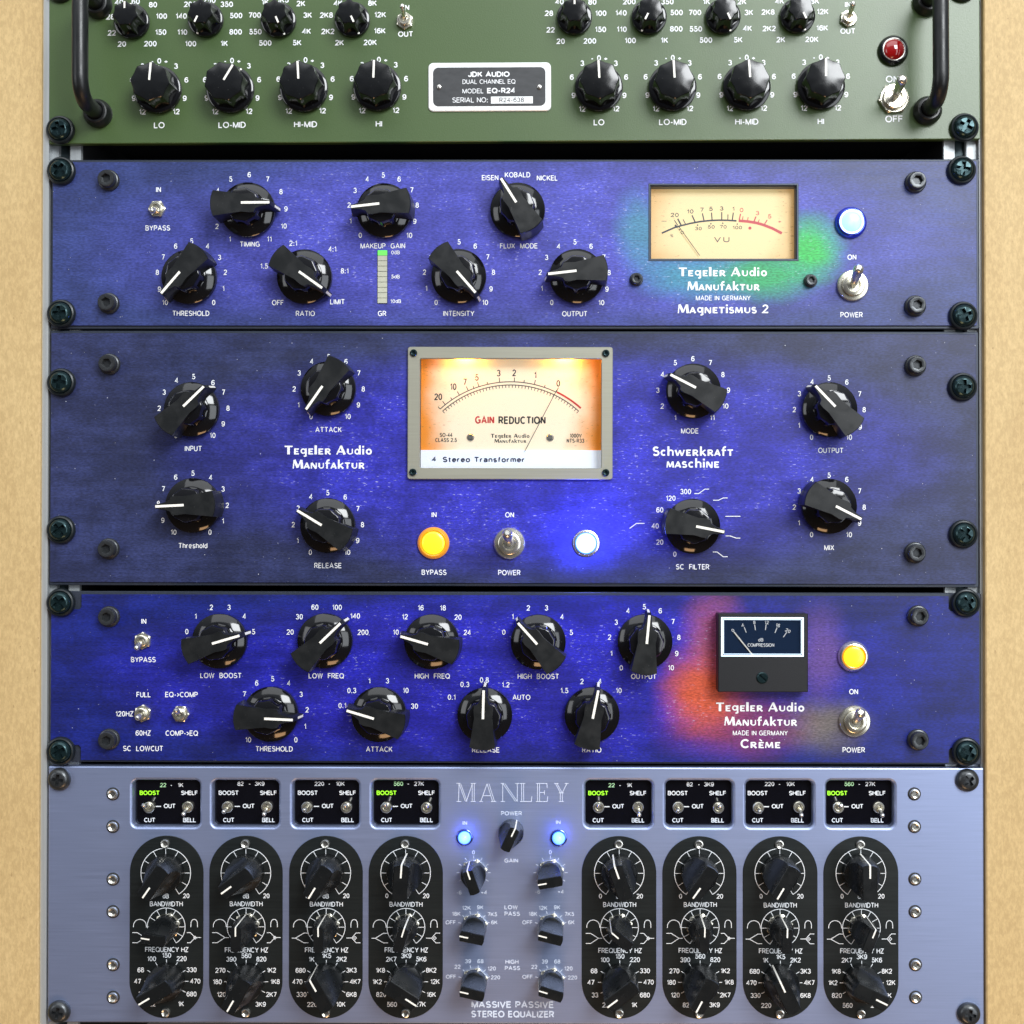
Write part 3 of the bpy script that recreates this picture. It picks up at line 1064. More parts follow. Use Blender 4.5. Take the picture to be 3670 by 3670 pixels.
vbox('side_panel', -70, 143, -0.30, 0.002, M['wood'], bev=0.0006)
vbox('side_panel', 3531, 3745, -0.30, 0.002, M['wood'], bev=0.0006)
for (a, b, c, d, e, f) in ((144, 171, 204, 250, 286, 1), (3530, 3512, 3468, 3422, 3386, -1)):
    bm = bmesh.new()
    for (p, q, h0, h1) in ((a, b, -0.03, -0.0005 if f > 0 else -0.0022), (b, c, -0.0080, -0.0050), (d, e, -0.0080, -0.0050), (c, c + 3 * f, -0.014, -0.0055), (d - 3 * f, d, -0.014, -0.0055)):
        x0, x1 = sorted((world(p, 1835, h1).x, world(q, 1835, h1).x))
        box(bm, x0, x1 - 0.00001, zb, zt, h0, h1)
    r_ = mk('rail', bm, M['aluminium'], rack, smooth=False)
    bm = bmesh.new()
    x0, x1 = sorted((world(c, 1835, -.008).x, world(d, 1835, -.008).x))
    box(bm, x0 + .0007, x1 - .0007, zb, zt, -0.013, -0.0085)
    mk('threaded_strip', bm, M['steel_dark'], r_, smooth=False)
for p_ in (286, 3386):  # added black sheets hide the wood so that the gaps look dark
    bm = bmesh.new()
    x_ = world(p_, 1835, -.008).x
    box(bm, x_ - .0004, x_ + .0004, zb, zt, -0.299, -0.0085)
    mk('gap_blackout', bm, M['inside'], rack, smooth=False)
bm = bmesh.new()
a, b = world(143, 1835).x, world(3531, 1835).x
box(bm, a, b, zb, zt, -0.31, -0.30)
mk('back_panel', bm, M['inside'], rack, smooth=False)

# ------------------------------------------------------------------ 1: green equaliser
u = Unit('audio_equalizer', 'olive green equaliser with black bow handles and a silver nameplate, topmost in the rack', 'audio equaliser', 172, 3507, -92, 506, -R(0.17))
bm = bmesh.new()
slab(bm, rrect(-u.hw, u.hw, -u.hz, u.hz, .0006, 3), [(-.0004, 0), (0, -.0004), (0, -.0038)])
mk('front_panel', bm, M['green'], u.root, smooth=False)
chassis(u)
u.labels('A 60 940 10|A 80 1060 33|A 100 1118 112|A 150 1113 223|A 200 1042 303|A 20 845 305|A 22 775 228|A 28 765 117|A 40 825 15|'
         'A 200 1318 30|A 350 1570 30|A 500 1635 108|A 800 1632 221|A 1K 1552 301|A 100 1320 303|A 110 1262 223|A 140 1255 112|A 250 1450 2|'
         'B 1K 97 15|B 2K 345 25|B 3K 391 105|B 4K 384 217|B 5K 318 296|B 500 98 298|B 550 30 220|B 700 25 105|B 1K5 220 0|'
         'B 4K 603 22|B 8K 840 22|B 12K 893 102|B 16K 890 214|B 20K 825 294|B 2K 612 296|B 2K2 532 218|B 2K8 522 105|'
         'B IN 1075 52|B OUT 1070 236|C 40 397 12|C 80 624 14|C 28 324 92|C 100 682 92|C 22 335 207|C 150 680 204|C 20 405 286|C 200 607 284|'
         'C 200 880 12|C 350 1143 12|C 140 822 90|C 500 1207 87|C 110 827 203|C 800 1205 200|C 100 886 281|C 1K 1122 279|'
         'C 1K 1413 12|C 2K 1660 12|C 700 1334 87|C 3K 1707 87|C 550 1340 201|C 4K 1698 197|C 500 1410 278|C 5K 1633 276|'
         'D 4K 240 8|D 8K 484 8|D 2K8 160 84|D 12K 537 81|D 2K2 168 198|D 16K 533 194|D 2K 248 275|D 20K 463 273|D IN 712 32|D OUT 712 216', 39, .19, .92)
u.labels('D ON 1020 548|D OFF 1032 824', 48, .17, .96)
for t, x, y, lb in (('A', 1103, 422, 'LO'), ('A', 1607, 420, 'LO-MID'), ('B', 377, 416, 'HI-MID'), ('B', 885, 413, 'HI'),
                    ('C', 670, 402, 'LO'), ('C', 1181, 400, 'LO-MID'), ('C', 1693, 398, 'HI-MID'), ('D', 525, 396, 'HI')):
    for tx, dx, dy in (('0', 0, 0), ('+', 47, 4), ('-', -47, 2), ('3', 116, 36), ('3', -116, 36), ('6', 188, 132), ('6', -188, 132), ('9', 176, 259), ('9', -176, 259), ('12', 117, 351), ('12', -117, 353)):
        u.labels('%s %s %f %f' % (t, tx, x + dx, y + dy), 39, .19, .92)
    u.labels('%s %s %f %f' % (t, lb, x, y + 445), 43, .17, .96, sp=.22)
for it in ('A 907 142 0|A 1420 130 207|B 186 133 157|B 698 130 155|C 500 115 0|C 1018 112 207|C 1530 110 155|D 366 105 155').split('|'):
    t, x, y, a = it.split()
    fluted_knob(u, t, float(x), float(y), float(a), False)
for it in ('A 1086 616 5|A 1590 614 31|B 362 607 -3|B 871 600 2|C 669 602 -3|C 1180 600 -3|C 1694 597 -4|D 528 590 0').split('|'):
    t, x, y, a = it.split()
    fluted_knob(u, t, float(x), float(y), float(a), True)
toggle(u, 'B', 1066, 150, 1048, 46, 'small', rot=.1)
toggle(u, 'D', 714, 133, 747, 28, 'small', rot=.1)
toggle(u, 'D', 1028, 688, 1087, 556, 'hex', rot=.45)
lamp(u, 'D', 1028, 348, M['redlens'], M['black'], 7.9, 1.6, rim=M['chrome'])
# nameplate
x0, x1, z0, z1 = u.rect(1535.6, 1975, 226, 400)
bm = bmesh.new()
slab(bm, rrect(x0, x1, z0, z1, .0026), [(-.0004, .0010), (0, .0006), (0, .0001)])
npl = mk('nameplate', bm, M['silver'], u.root)
x0, x1, z0, z1 = u.rect(1553, 1955, 244, 382)
bm = bmesh.new()
slab(bm, rrect(x0, x1, z0, z1, .0028), [(-.0001, .0013), (0, .0012), (0, .0006)])
mk('name_field', bm, M['nameplate'], npl)
bm = bmesh.new()
x0, x1, z0, z1 = u.rect(1760, 1910, 349, 374)
box(bm, x0, x1, z0, z1, .0011, .0015)
mk('serial_field', bm, M['silver'], npl)
bm = bmesh.new()
u.labels('B JDK~AUDIO 1647 520', 38, .22, 1.02, .0014, bm)
u.labels('B DUAL~CHANNEL~EQ 1648 571', 32, .13, .92, .0014, bm, sp=.2)
u.labels('B MODEL 1538 636', 33, .13, .95, .0014, bm)
u.labels('B EQ-R24 1732 633', 38, .22, 1.0, .0014, bm)
u.labels('B SERIAL~NO: 1518 698', 36, .13, .95, .0014, bm, sp=.2)
mk('nameplate_lettering', bm, M['white'], npl)
bm = bmesh.new()
u.labels('B R24-638 1805 698', 32, .13, .95, .0016, bm)
mk('serial_number', bm, M['ink'], npl)
for t, x in (('B', 1303), ('C', 258)):
    bm = bmesh.new()
    polar(bm, [(1.35, .9), (1.35, 1.5), (1.0, 2.2), (.4, 2.5)], 24)
    p = u.pt(*T(t, x, 605), .001)
    p.y = 0
    mk('rivet', bm, M['chrome'], npl, p)
# handles
for (fx, fy0, fy1) in ((349, 406, 15), (3325, 396, 5)):
    a, b = u.pt(fx, fy0, .002), u.pt(fx, fy1, .002)
    H, rb = .027, .011
    pts = [Vector((a.x, -.002, a.z)), Vector((a.x, -(H - rb), a.z))]
    pts += [Vector((a.x, -(H - rb) - rb * math.sin(t), a.z + rb - rb * math.cos(t))) for t in [R(9 * k) for k in range(1, 11)]]
    pts += [Vector((a.x, -(H - rb) - rb * math.cos(t), b.z - rb + rb * math.sin(t))) for t in [R(9 * k) for k in range(0, 11)]]
    pts += [Vector((a.x, -.002, b.z))]
    bm = bmesh.new()
    sweep(bm, pts, .0040)
    hd = mk('handle', bm, M['satin'], u.root, (0, 0, 0), sharp=60)
    for q in (a, b):
        bm = bmesh.new()
        polar(bm, [(7.3, 0), (7.35, 2.6), (6.9, 3.4), (6.0, 5.6), (5.4, 6.0), (4.6, 6.0), (4.1, 5.0)], 56)
        mk('ferrule', bm, M['satin'], hd, (q.x, 0, q.z))
lettering(u.print, M['white'], u.root)

# ------------------------------------------------------------------ Tegeler-type blue units
def blue_unit(name, label, cat, px, inset, tilt, pm, holes_px, notch=None):
    u = Unit(name, label, cat, *px, tilt)
    bm = bmesh.new()
    hl = []
    for r in holes_px:
        a = u.rect(*r)
        hl.append((rrect(*a, 0), [(0.0006, -.0012), (0.0006, -.0046)]))
    slab(bm, rrect(-u.hw, u.hw, -u.hz, u.hz, .0008, 3), [(-.0004, -.0012), (0, -.0016), (0, -.0046)], hl)
    mk('front_panel', bm, M['anodised'], u.root, smooth=False)
    l, r, t, b = [v / PXM for v in inset]
    x0, x1, z0, z1 = -u.hw + l, u.hw - r, -u.hz + b, u.hz - t
    if notch:
        nx, nz = notch[0] / PXM, notch[1] / PXM
        k = .0012
        pts = [(x0 + nx, z0), (x1 - nx, z0), (x1 - nx, z0 + nz - k), (x1 - nx + k, z0 + nz), (x1, z0 + nz), (x1, z1 - nz), (x1 - nx + k, z1 - nz), (x1 - nx, z1 - nz + k), (x1 - nx, z1),
               (x0 + nx, z1), (x0 + nx, z1 - nz + k), (x0 + nx - k, z1 - nz), (x0, z1 - nz), (x0, z0 + nz), (x0 + nx - k, z0 + nz), (x0 + nx, z0 + nz - k)]
        shp = lambda d: pts
        prof = [(0, 0), (0, -.0011)]
    else:
        shp = rrect(x0, x1, z0, z1, .0006, 3)
        prof = [(-.0002, 0), (0, -.0002), (0, -.0011)]
    bm = bmesh.new()
    slab(bm, shp, prof, [(rrect(*u.rect(*r), 0), [(0, 0), (0, -.0011)]) for r in holes_px])
    mk('printed_plate', bm, pm, u.root, smooth=False)
    chassis(u)
    return u


VIO, SLATE = (0.048, 0.046, 0.375), (0.045, 0.056, 0.155)
# ------------------------------------------------------------------ 2: unit with the cream level meter
def cl(u0, px, py):
    w = world(px, py)
    return w.x - u0.x, w.z - u0.z


c2 = world(1840, 872)
g1, g2, g3, g4 = cl(c2, 2740, 985), cl(c2, 2900, 890), cl(c2, 2295, 840), cl(c2, 2500, 985)
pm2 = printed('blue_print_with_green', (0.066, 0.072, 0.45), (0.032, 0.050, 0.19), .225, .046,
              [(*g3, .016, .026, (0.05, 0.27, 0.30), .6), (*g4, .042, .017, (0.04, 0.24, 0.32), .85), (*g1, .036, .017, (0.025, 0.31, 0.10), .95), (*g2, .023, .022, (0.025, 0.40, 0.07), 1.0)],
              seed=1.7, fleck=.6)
VU = (2324, 2862, 657.7, 935.6)
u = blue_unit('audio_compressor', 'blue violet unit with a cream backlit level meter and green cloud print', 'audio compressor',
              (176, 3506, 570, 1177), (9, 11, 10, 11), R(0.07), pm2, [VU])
pointer_knobs(u, 'E 1303 852 220.7|E 1711 386 89.5|F 918 392 263.5|F 1845 388 -32.4|F 366 851 125.4|F 1437 848 138.8|G 517 848 263.7')
CAP, WT, XS = 37, .15, .84
u.labels('E IN 1098 250|E BYPASS 1093 516|E 5 1327 607|E 6 1217 642|E 4 1438 642|E 7 1130 717|E 3 1520 720|E 8 1090 823|E 2 1561 823|E 9 1104 940|E 1 1547 935|E 10 1143 1032|E 0 1480 1032|E THRESHOLD 1322 1107|'
         'E 6 1726 147|E 5 1598 178|E 7 1853 178|E 4 1508 258|F 8 207 265|E 3 1470 380|F 9 241 384|E 2 1503 505|F 10 226 503|E 1 1592 593|E 11 1865 593|E TIMING 1730 628|'
         'F 5 915 150|F 4 804 178|F 6 1025 178|F 3 720 256|F 7 1112 253|F 2 678 357|F 8 1150 358|F 1 688 468|F 9 1133 470|F 0 756 567|F 10 1095 567|F MAKEUP~~GAIN 912 640|F GR 907 1108|'
         'F EISEN 1655 168|G KOBALD 106 148|G NICKEL 312 170|G FLUX~~MODE 115 640|F 1.5 90 780|F 2:1 292 622|F 4:1 563 662|F 8:1 648 813|F OFF 185 1033|F LIMIT 598 1027|F RATIO 376 1108|'
         'F 5 1440 613|F 6 1552 642|F 7 1638 717|F 8 1678 823|F 9 1661 938|F 10 1620 1032|F 0 1281 1032|F 1 1213 934|F 2 1201 822|F 3 1243 720|F 4 1330 642|F INTENSITY 1438 1108|'
         'G 5 503 613|G 4 391 643|G 6 615 643|G 3 307 720|G 7 703 718|G 2 263 823|G 8 740 825|G 1 274 935|G 9 725 940|G 0 343 1032|G 10 686 1033|G OUTPUT 502 1110|'
         'H ON 740 718|H POWER 738 1117', CAP, WT, XS)
u.labels('F 0dB 1000 686|F 5dB 1000 853|F 10dB 1001 1023', 26, .15, .95)
u.logo('Tegeler Audio', 'G', 1222, 'G', 1835, 820, 60)
u.logo('Manufaktur', 'G', 1282, 'G', 1782, 918, 60)
u.labels('G MADE~IN~GERMANY 1530 1001', 34, .14, .86)
u.logo('Magnetismus 2', 'G', 1215, 'G', 1845, 1076, 60)
toggle(u, 'E', 1092, 387, 1054, 396, 'small', rot=.5)
toggle(u, 'H', 743, 917, 787, 803, 'round')
lamp(u, 'H', 735, 476, M['bluelens'], M['bluecase'], 8.2, .8, rim=M['edgelit'], glow=.004)
for t, x, y, bgk in (('E', 757, 189, 1), ('E', 757, 1040, 1), ('H', 1178, 202, 1), ('H', 1176, 1058, 1), ('G', 928, 874, 0), ('H', 452, 884, 0)):
    socket_screw(u, t, x, y, bool(bgk))
# bar of ten gain segments
x0, x1, z0, z1 = u.rect(900 + 875 / 1.932, 900 + 945 / 1.932, 550 + 671 / 1.932, 550 + 1039 / 1.932)
bm = bmesh.new()
box(bm, x0, x1, z0, z1, .00005, .0003)
bar = mk('gain_bar', bm, M['bezel'], u.root, smooth=False)
for i in range(10):
    bm = bmesh.new()
    h_ = (z1 - z0) / 10
    zz = z1 - h_ * (i + 1)
    box(bm, x0 + .0002, x1 - .0002, zz + .00012, zz + h_ - .00012, .0002, .0007)
    mk('bar_segment', bm, M['ledon'] if i == 0 else M['ledoff'], bar, smooth=False)


def bezel(u, r, wpx, h_front, h_back, m, name='level_meter'):
    x0, x1, z0, z1 = u.rect(*r)
    w = wpx / PXM
    bm = bmesh.new()
    slab(bm, rrect(x0, x1, z0, z1, 0), [(-.00015, h_front), (-.00015, h_back)], [(rrect(x0, x1, z0, z1, 0), [(-w * .55, h_front), (-w, h_front - .0014), (-w, h_back)])])
    return mk(name, bm, m, u.root, smooth=False)


vm = bezel(u, VU, 10, .0003, -.0068, M['bezel'])
FH = -.0060
x0, x1, z0, z1 = u.rect(2331, 2855, 665, 929, FH)
bm = bmesh.new()
box(bm, x0, x1, z0, z1, FH - .0006, FH)
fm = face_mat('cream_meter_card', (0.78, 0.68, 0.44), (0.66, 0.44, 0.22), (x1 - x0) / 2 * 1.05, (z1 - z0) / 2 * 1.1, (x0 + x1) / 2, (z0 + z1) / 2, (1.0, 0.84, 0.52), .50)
mk('meter_card', bm, fm, vm, smooth=False)
pb, rb_, ib = bmesh.new(), bmesh.new(), bmesh.new()


def gl(bm, pts, w, t='G'):
    u.line(t, pts, w, bm, FH, lift=.0001)


gl(pb, [(1105, 552), (1150, 532), (1195, 513), (1240, 500), (1305, 484), (1370, 472), (1435, 465), (1500, 462), (1560, 463), (1622, 467)], 11)
gl(rb_, [(1637, 466), (1700, 471), (1760, 481), (1812, 496), (1870, 519), (1936, 553)], 19)
for a, b, w in (((1215, 452), (1240, 500), 7), ((1192, 462), (1215, 498), 3), ((1252, 457), (1268, 487), 3), ((1314, 428), (1335, 474), 6), ((1386, 415), (1397, 465), 5), ((1449, 410), (1453, 460), 5),
                ((1520, 407), (1520, 460), 5), ((1563, 422), (1562, 458), 3), ((1600, 410), (1593, 462), 5), ((1195, 497), (1215, 512), 10)):
    gl(pb, [a, b], w + 2.5)
for a, b, w in (((1650, 418), (1640, 465), 6), ((1667, 436), (1663, 462), 3), ((1703, 442), (1697, 468), 3), ((1757, 437), (1742, 475), 6), ((1780, 458), (1770, 482), 3), ((1835, 460), (1815, 492), 5)):
    gl(rb_, [a, b], w + 2.5)
u.labels('G 20 1194 426|G 10 1301 402|G 7 1382 390|G 5 1445 384|G 3 1519 381|G 1 1600 384', 29, .16, 1.25, .0001, pb, FH)
u.labels('G 0 1657 392|G 3 1767 413|G 5 1851 436|G + 1921 472', 29, .16, 1.25, .0001, rb_, FH)
u.labels('G 0 1246 548|G 30 1358 520|G 50 1447 509|G 70 1530 508|G 100 1627 513', 24, .16, 1.3, .0001, pb, FH)
u.labels('G % 1174 570', 22, .1, 1.2, .0001, pb, FH)
u.labels('G VU 1520 596', 38, .15, 1.5, .0001, pb, FH, sp=.35)
gl(pb, [(1103, 469), (1138, 469)], 3)
for x, y in ((1228, 528), (1353, 497), (1445, 487), (1527, 483), (1627, 489)):
    dot(pb, *u.t2('G', x, y, FH), zl(5), -(-FH) + .0001 if False else FH + .0001)
dot(rb_, *u.t2('G', 1715, 517, FH), zl(11), FH + .0001)
mk('scale_marks', pb, M['slate_ink'], vm)
mk('red_scale', rb_, M['pink_ink'], vm)
bm = bmesh.new()
nh = FH + .0012
ribbon(bm, [u.t2('G', 1222, 505, nh), u.t2('G', 1368, 707, nh)], zl(4.5), nh)
mk('needle', bm, M['ink'], vm)
x0, x1, z0, z1 = u.rect(2334, 2852, 668, 927, -.0010)
bm = bmesh.new()
box(bm, x0, x1, z0, z1, -.0016, -.0010)
mk('glass', bm, M['glass'], vm, smooth=False)
xa, za = u.t2('G', 1530, 728, -.004)
bm = bmesh.new()
cyl(bm, (xa - .006, .0044, za - .0013), (xa + .006, .0044, za - .0013), .0007, .0007, 12)
mk('bulb', bm, M['bulbwarm'], vm)
lettering(u.print, M['white'], u.root)

# ------------------------------------------------------------------ 3: tall unit with the amber meter
pm3 = printed('blue_violet_print', (0.030, 0.031, 0.46), (0.025, 0.034, 0.115), .195, .058, [], seed=4.3, fleck=.6, off=.02, blot=.8)
MW = (1503, 2157, 1256, 1680)
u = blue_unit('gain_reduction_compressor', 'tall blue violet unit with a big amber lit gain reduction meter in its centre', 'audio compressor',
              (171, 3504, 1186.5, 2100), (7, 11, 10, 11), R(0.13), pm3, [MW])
pointer_knobs(u, 'I 1321 612 45.6|I 1331 1278 267|J 531 468 214.8|J 527 1417 301|K 1326 484 -62.8|K 1320 1422 101|L 590 613 -43.8|L 587 1284 117')
u.labels('I 5 1341 386|I 4 1223 412|I 6 1475 428|I 3 1137 494|I 7 1547 494|I 2 1103 605|I 8 1579 605|I 1 1130 710|I 9 1546 713|I 10 1472 793|I 0 1218 795|I INPUT 1339 884|'
         'I 5 1336 1055|I 6 1217 1082|I 4 1459 1084|I 7 1131 1163|I 3 1545 1164|I 8 1097 1265|I 2 1574 1277|I 9 1128 1381|I 1 1544 1385|I 10 1202 1463|I 0 1454 1463|I Threshold 1336 1556|'
         'J 5 537 248|J 4 420 280|J 6 657 282|J 3 333 361|J 7 745 361|J 2 298 471|J 8 777 472|J 1 328 582|J 9 743 582|J 0 415 663|J 10 669 662|J ATTACK 536 753|'
         'J 5 531 1190|J 4 414 1218|J 6 652 1220|J 3 326 1297|J 7 739 1300|J 2 292 1411|J 8 771 1411|J 1 322 1521|J 9 738 1521|J 0 410 1602|J 10 666 1602|J RELEASE 532 1694|'
         'J IN 1267 1342|J BYPASS 1267 1741|J ON 1790 1343|J POWER 1788 1743|'
         'K 6 1320 262|K 5 1198 290|K 7 1440 290|K 4 1110 371|K 8 1528 372|K 3 1077 480|K 9 1566 480|K 2 1108 590|K 10 1545 590|K 1 1198 670|K 11 1454 670|K MODE 1299 762|'
         'K 300 1270 1182|K 120 1166 1228|K 60 1091 1309|K 40 1059 1420|K 20 1091 1532|K 0 1195 1615|K SC~~FILTER 1318 1703|'
         'L 5 582 396|L 4 465 422|L 6 705 424|L 3 376 504|L 7 793 506|L 2 342 614|L 8 825 615|L 1 374 724|L 9 797 735|L 0 461 806|L 10 720 806|L OUTPUT 594 897|'
         'L 5 582 1069|L 4 464 1098|L 6 705 1098|L 3 375 1178|L 7 793 1178|L 2 342 1289|L 8 825 1290|L 1 373 1399|L 9 793 1400|L 0 461 1480|L 10 720 1480|L MIX 583 1570', CAP, WT, XS)
u.logo('Tegeler Audio', 'J', 232, 'J', 838, 895, 60)
u.logo('Manufaktur', 'J', 288, 'J', 785, 993, 60)
u.logo('Schwerkraft', 'K', 1043, 'K', 1598, 903, 62)
u.logo('maschine', 'K', 1138, 'K', 1502, 985, 62)
for pts in ([(1330, 1196), (1360, 1196), (1403, 1165), (1432, 1165)], [(1460, 1242), (1497, 1242), (1530, 1226), (1561, 1226)], [(1545, 1353), (1649, 1353)],
            [(882, 1437), (930, 1402), (985, 1402)], [(1547, 1489), (1577, 1489), (1620, 1504), (1648, 1504)], [(1458, 1600), (1488, 1600), (1530, 1633), (1560, 1633)]):
    u.line('K', pts, 5)
for t, x, y in (('I', 762, 301), ('I', 757, 1578), ('L', 1177, 312), ('L', 1174, 1605)):
    socket_screw(u, t, x, y)
lamp(u, 'J', 1262, 1538, M['amberlens'], M['amberring'], 8.3, .5)
toggle(u, 'J', 1790, 1540, 1775, 1476, 'round')
lamp(u, 'K', 580, 1540, M['blueglow'], M['chrome'], 7.0, 1.4, tall=True, glow=.09)
# meter
fx0, fx1, fz0, fz1 = u.rect(900 + 1083 / 1.932, 1800 + 765 / 1.932, 1150 + 180 / 1.932, 1150 + 1097 / 1.932, .0022)
ox0, ox1, oz0, oz1 = u.rect(900 + 1168 / 1.932, 1800 + 686 / 1.932, 1150 + 262 / 1.932, 1150 + 1019 / 1.932, .0022)
bm = bmesh.new()
slab(bm, rrect(fx0, fx1, fz0, fz1, .0014), [(-.0003, .0022), (0, .0019), (0, .00005)], [(rrect(ox0, ox1, oz0, oz1, .0008), [(.0003, .0022), (0, .0018), (0, .00005)])])
gm = mk('gain_meter', bm, M['champagne'], u.root, sharp=20)
bm = bmesh.new()
hx0, hx1, hz0, hz1 = ox0 - .0003, ox1 + .0003, oz0 - .0003, oz1 + .0036
FH = -.0065
slab(bm, rrect(hx0, hx1, hz0, hz1, 0), [(0.0004, -.00115), (0.0004, FH)], [(rrect(hx0, hx1, hz0, hz1, 0), [(0, -.00115), (0, FH)])])
mk('housing', bm, M['ink'], gm, smooth=False)
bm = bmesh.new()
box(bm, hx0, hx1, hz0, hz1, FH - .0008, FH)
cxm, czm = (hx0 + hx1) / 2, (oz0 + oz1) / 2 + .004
fm = face_mat('aged_glow_meter_card', (0.80, 0.75, 0.62), (0.72, 0.25, 0.02), (hx1 - hx0) / 2 * 0.98, (oz1 - oz0) / 2 * 1.12, cxm, czm, (1.0, 0.88, 0.66), .44)
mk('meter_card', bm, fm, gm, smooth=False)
pb, rb_ = bmesh.new(), bmesh.new()


def arcpts(a0, a1, r, n=40):
    return [(1797 + r * math.sin(R(a0 + (a1 - a0) * i / n)), 1147 - r * math.cos(R(a0 + (a1 - a0) * i / n))) for i in range(n + 1)]


def jl(bm, pts, w):
    u.line('J', pts, w, bm, FH, lift=.0001)


jl(pb, arcpts(-42.3, 25.8, 725), 6)
jl(pb, arcpts(-42.0, 42.0, 703), 6)
jl(rb_, arcpts(26.1, 41.9, 728), 13)
for a, l in ((-42.3, 22), (-38.6, 30), (-34, 18), (-29.3, 30), (-23.9, 33), (-20.5, 18), (-17.6, 33), (-12.7, 18), (-6, 33), (2, 30), (7.3, 18), (13.1, 33), (18.8, 18), (25.8, 36)):
    jl(pb, [arcpts(a, a, 725, 1)[0], arcpts(a, a, 725 + l, 1)[0]], 5.5)
for i in range(46):
    a = -42 + 84 * i / 45
    jl(pb, [arcpts(a, a, 703, 1)[0], arcpts(a, a, 683, 1)[0]], 4.6)
u.labels('J 20 1296 526|J 10 1399 456|J 7 1480 423|J 5 1563 392|J 3 1714 362|J 2 1822 360|K 1 229 376|K 0 388 433', 47, .16, .72, .0001, pb, FH)
u.labels('J GAIN 1617 686', 54, .19, .70, .0001, rb_, FH, sp=.3)
u.labels('J REDUCTION 1876 688', 54, .19, .72, .0001, pb, FH, sp=.3)
u.labels('J SO-44 1350 790|J CLASS~2.5 1350 825|K 1000V 508 795|K NTS-R33 507 830', 29, .17, .68, .0001, pb, FH, sp=.28)
u.logo('Tegeler Audio', 'J', 1660, 'J', 1928, 796, 27, pb, FH)
u.logo('Manufaktur', 'J', 1685, 'J', 1905, 831, 26, pb, FH)
mk('scale_marks', pb, M['ink'], gm)
mk('red_scale', rb_, M['red_ink'], gm)
nh = FH + .0022
bm = bmesh.new()
ribbon(bm, [u.t2('K', 378, 478, nh), u.t2('K', 155, 905, nh)], zl(4.5), nh)
mk('needle', bm, M['ink'], gm)
for t, x, y in (('J', 1519, 808), ('K', 331, 810)):
    bm = bmesh.new()
    polar(bm, [(2.0, 0), (2.0, .5), (1.6, .9), (1.3, .95), (slotr(.3, 1.6), .9), (slotr(.25, 1.4), .4)], 40)
    p = u.pt(*T(t, x, y), FH)
    p.y = -FH
    mk('card_screw', bm, M['stainless'], gm, p, rot=.4)
x0, x1, z0, z1 = u.rect(1500, 2160, 1613.5, 1682, FH + .001)
bm = bmesh.new()
box(bm, hx0 + .00005, hx1 - .00005, z0, z1, FH + .0002, FH + .0010)
dp = mk('text_display', bm, M['display'], gm, smooth=False)
bm = bmesh.new()
dh = FH + .0010
text(bm, '4', u.t2('J', 1267, 958, dh), zl(35), dh + .0001, .22, 1.1)
a, b = u.t2('J', 1325, 960, dh), u.t2('J', 1897, 960, dh)
text(bm, 'Stereo Transformer', ((a[0] + b[0]) / 2, a[1]), zl(39), dh + .0001, .22, 1, .28, width=b[0] - a[0])
mk('display_text', bm, M['navy_ink'], gm)
for x in (1480, 2169):
    xa, za = u.t2('J', x, 258, -.003)
    za = oz1 + .0021
    bm = bmesh.new()
    cyl(bm, (xa - .004, .0036, za), (xa + .004, .0036, za), .0008, .0008, 12)
    mk('bulb', bm, M['bulb'], gm)
bm = bmesh.new()
box(bm, ox0 - .0002, ox1 + .0002, oz0 - .0002, oz1 + .0002, -.0010, -.0004)
mk('glass', bm, M['glass'], gm, smooth=False)
for t, x, y in (('J', 1126, 223), ('J', 1121, 1048), ('K', 718, 225), ('K', 717, 1051)):
    bm = bmesh.new()
    polar(bm, [(1.85, 0), (1.85, .9), (1.5, 1.3), (1.15, 1.35), (hexr(.95), 1.25), (hexr(.8), .4)], 48)
    p = u.pt(*T(t, x, y), .0022)
    p.y = -.0022
    mk('frame_screw', bm, M['screw'], gm, p)
lettering(u.print, M['white'], u.root)

# ------------------------------------------------------------------ 4: deep blue unit with the small black meter
c4 = world(1845, 2432)
o1, o2, o3, o4, o5 = cl(c4, 2520, 2485), cl(c4, 2650, 2600), cl(c4, 2940, 2350), cl(c4, 2960, 2600), cl(c4, 2560, 2300)
pm4 = printed('deep_blue_print', (0.016, 0.015, 0.42), (0.006, 0.014, 0.18), .215, .046,
              [(*o4, .032, .019, (0.15, 0.13, 0.10), .85), (*o3, .018, .034, (0.15, 0.07, 0.25), .6), (*o2, .048, .022, (0.20, 0.03, 0.07), .8), (*o5, .020, .034, (0.30, 0.06, 0.08), .8), (*o1, .027, .027, (0.50, 0.075, 0.02), .95)],
              seed=9.1, fleck=.45, blot=.75)
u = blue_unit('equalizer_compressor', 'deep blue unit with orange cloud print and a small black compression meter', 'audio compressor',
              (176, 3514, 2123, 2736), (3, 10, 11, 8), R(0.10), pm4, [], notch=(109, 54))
pointer_knobs(u, 'M 1515 384 73.5|N 508 382 46|N 1248 388 285.9|O 249 390 -42.1|O 989 388 5.3|N 130 891 92.5|N 882 893 286.5|N 1617 898 1.3|O 622 895 11.3')
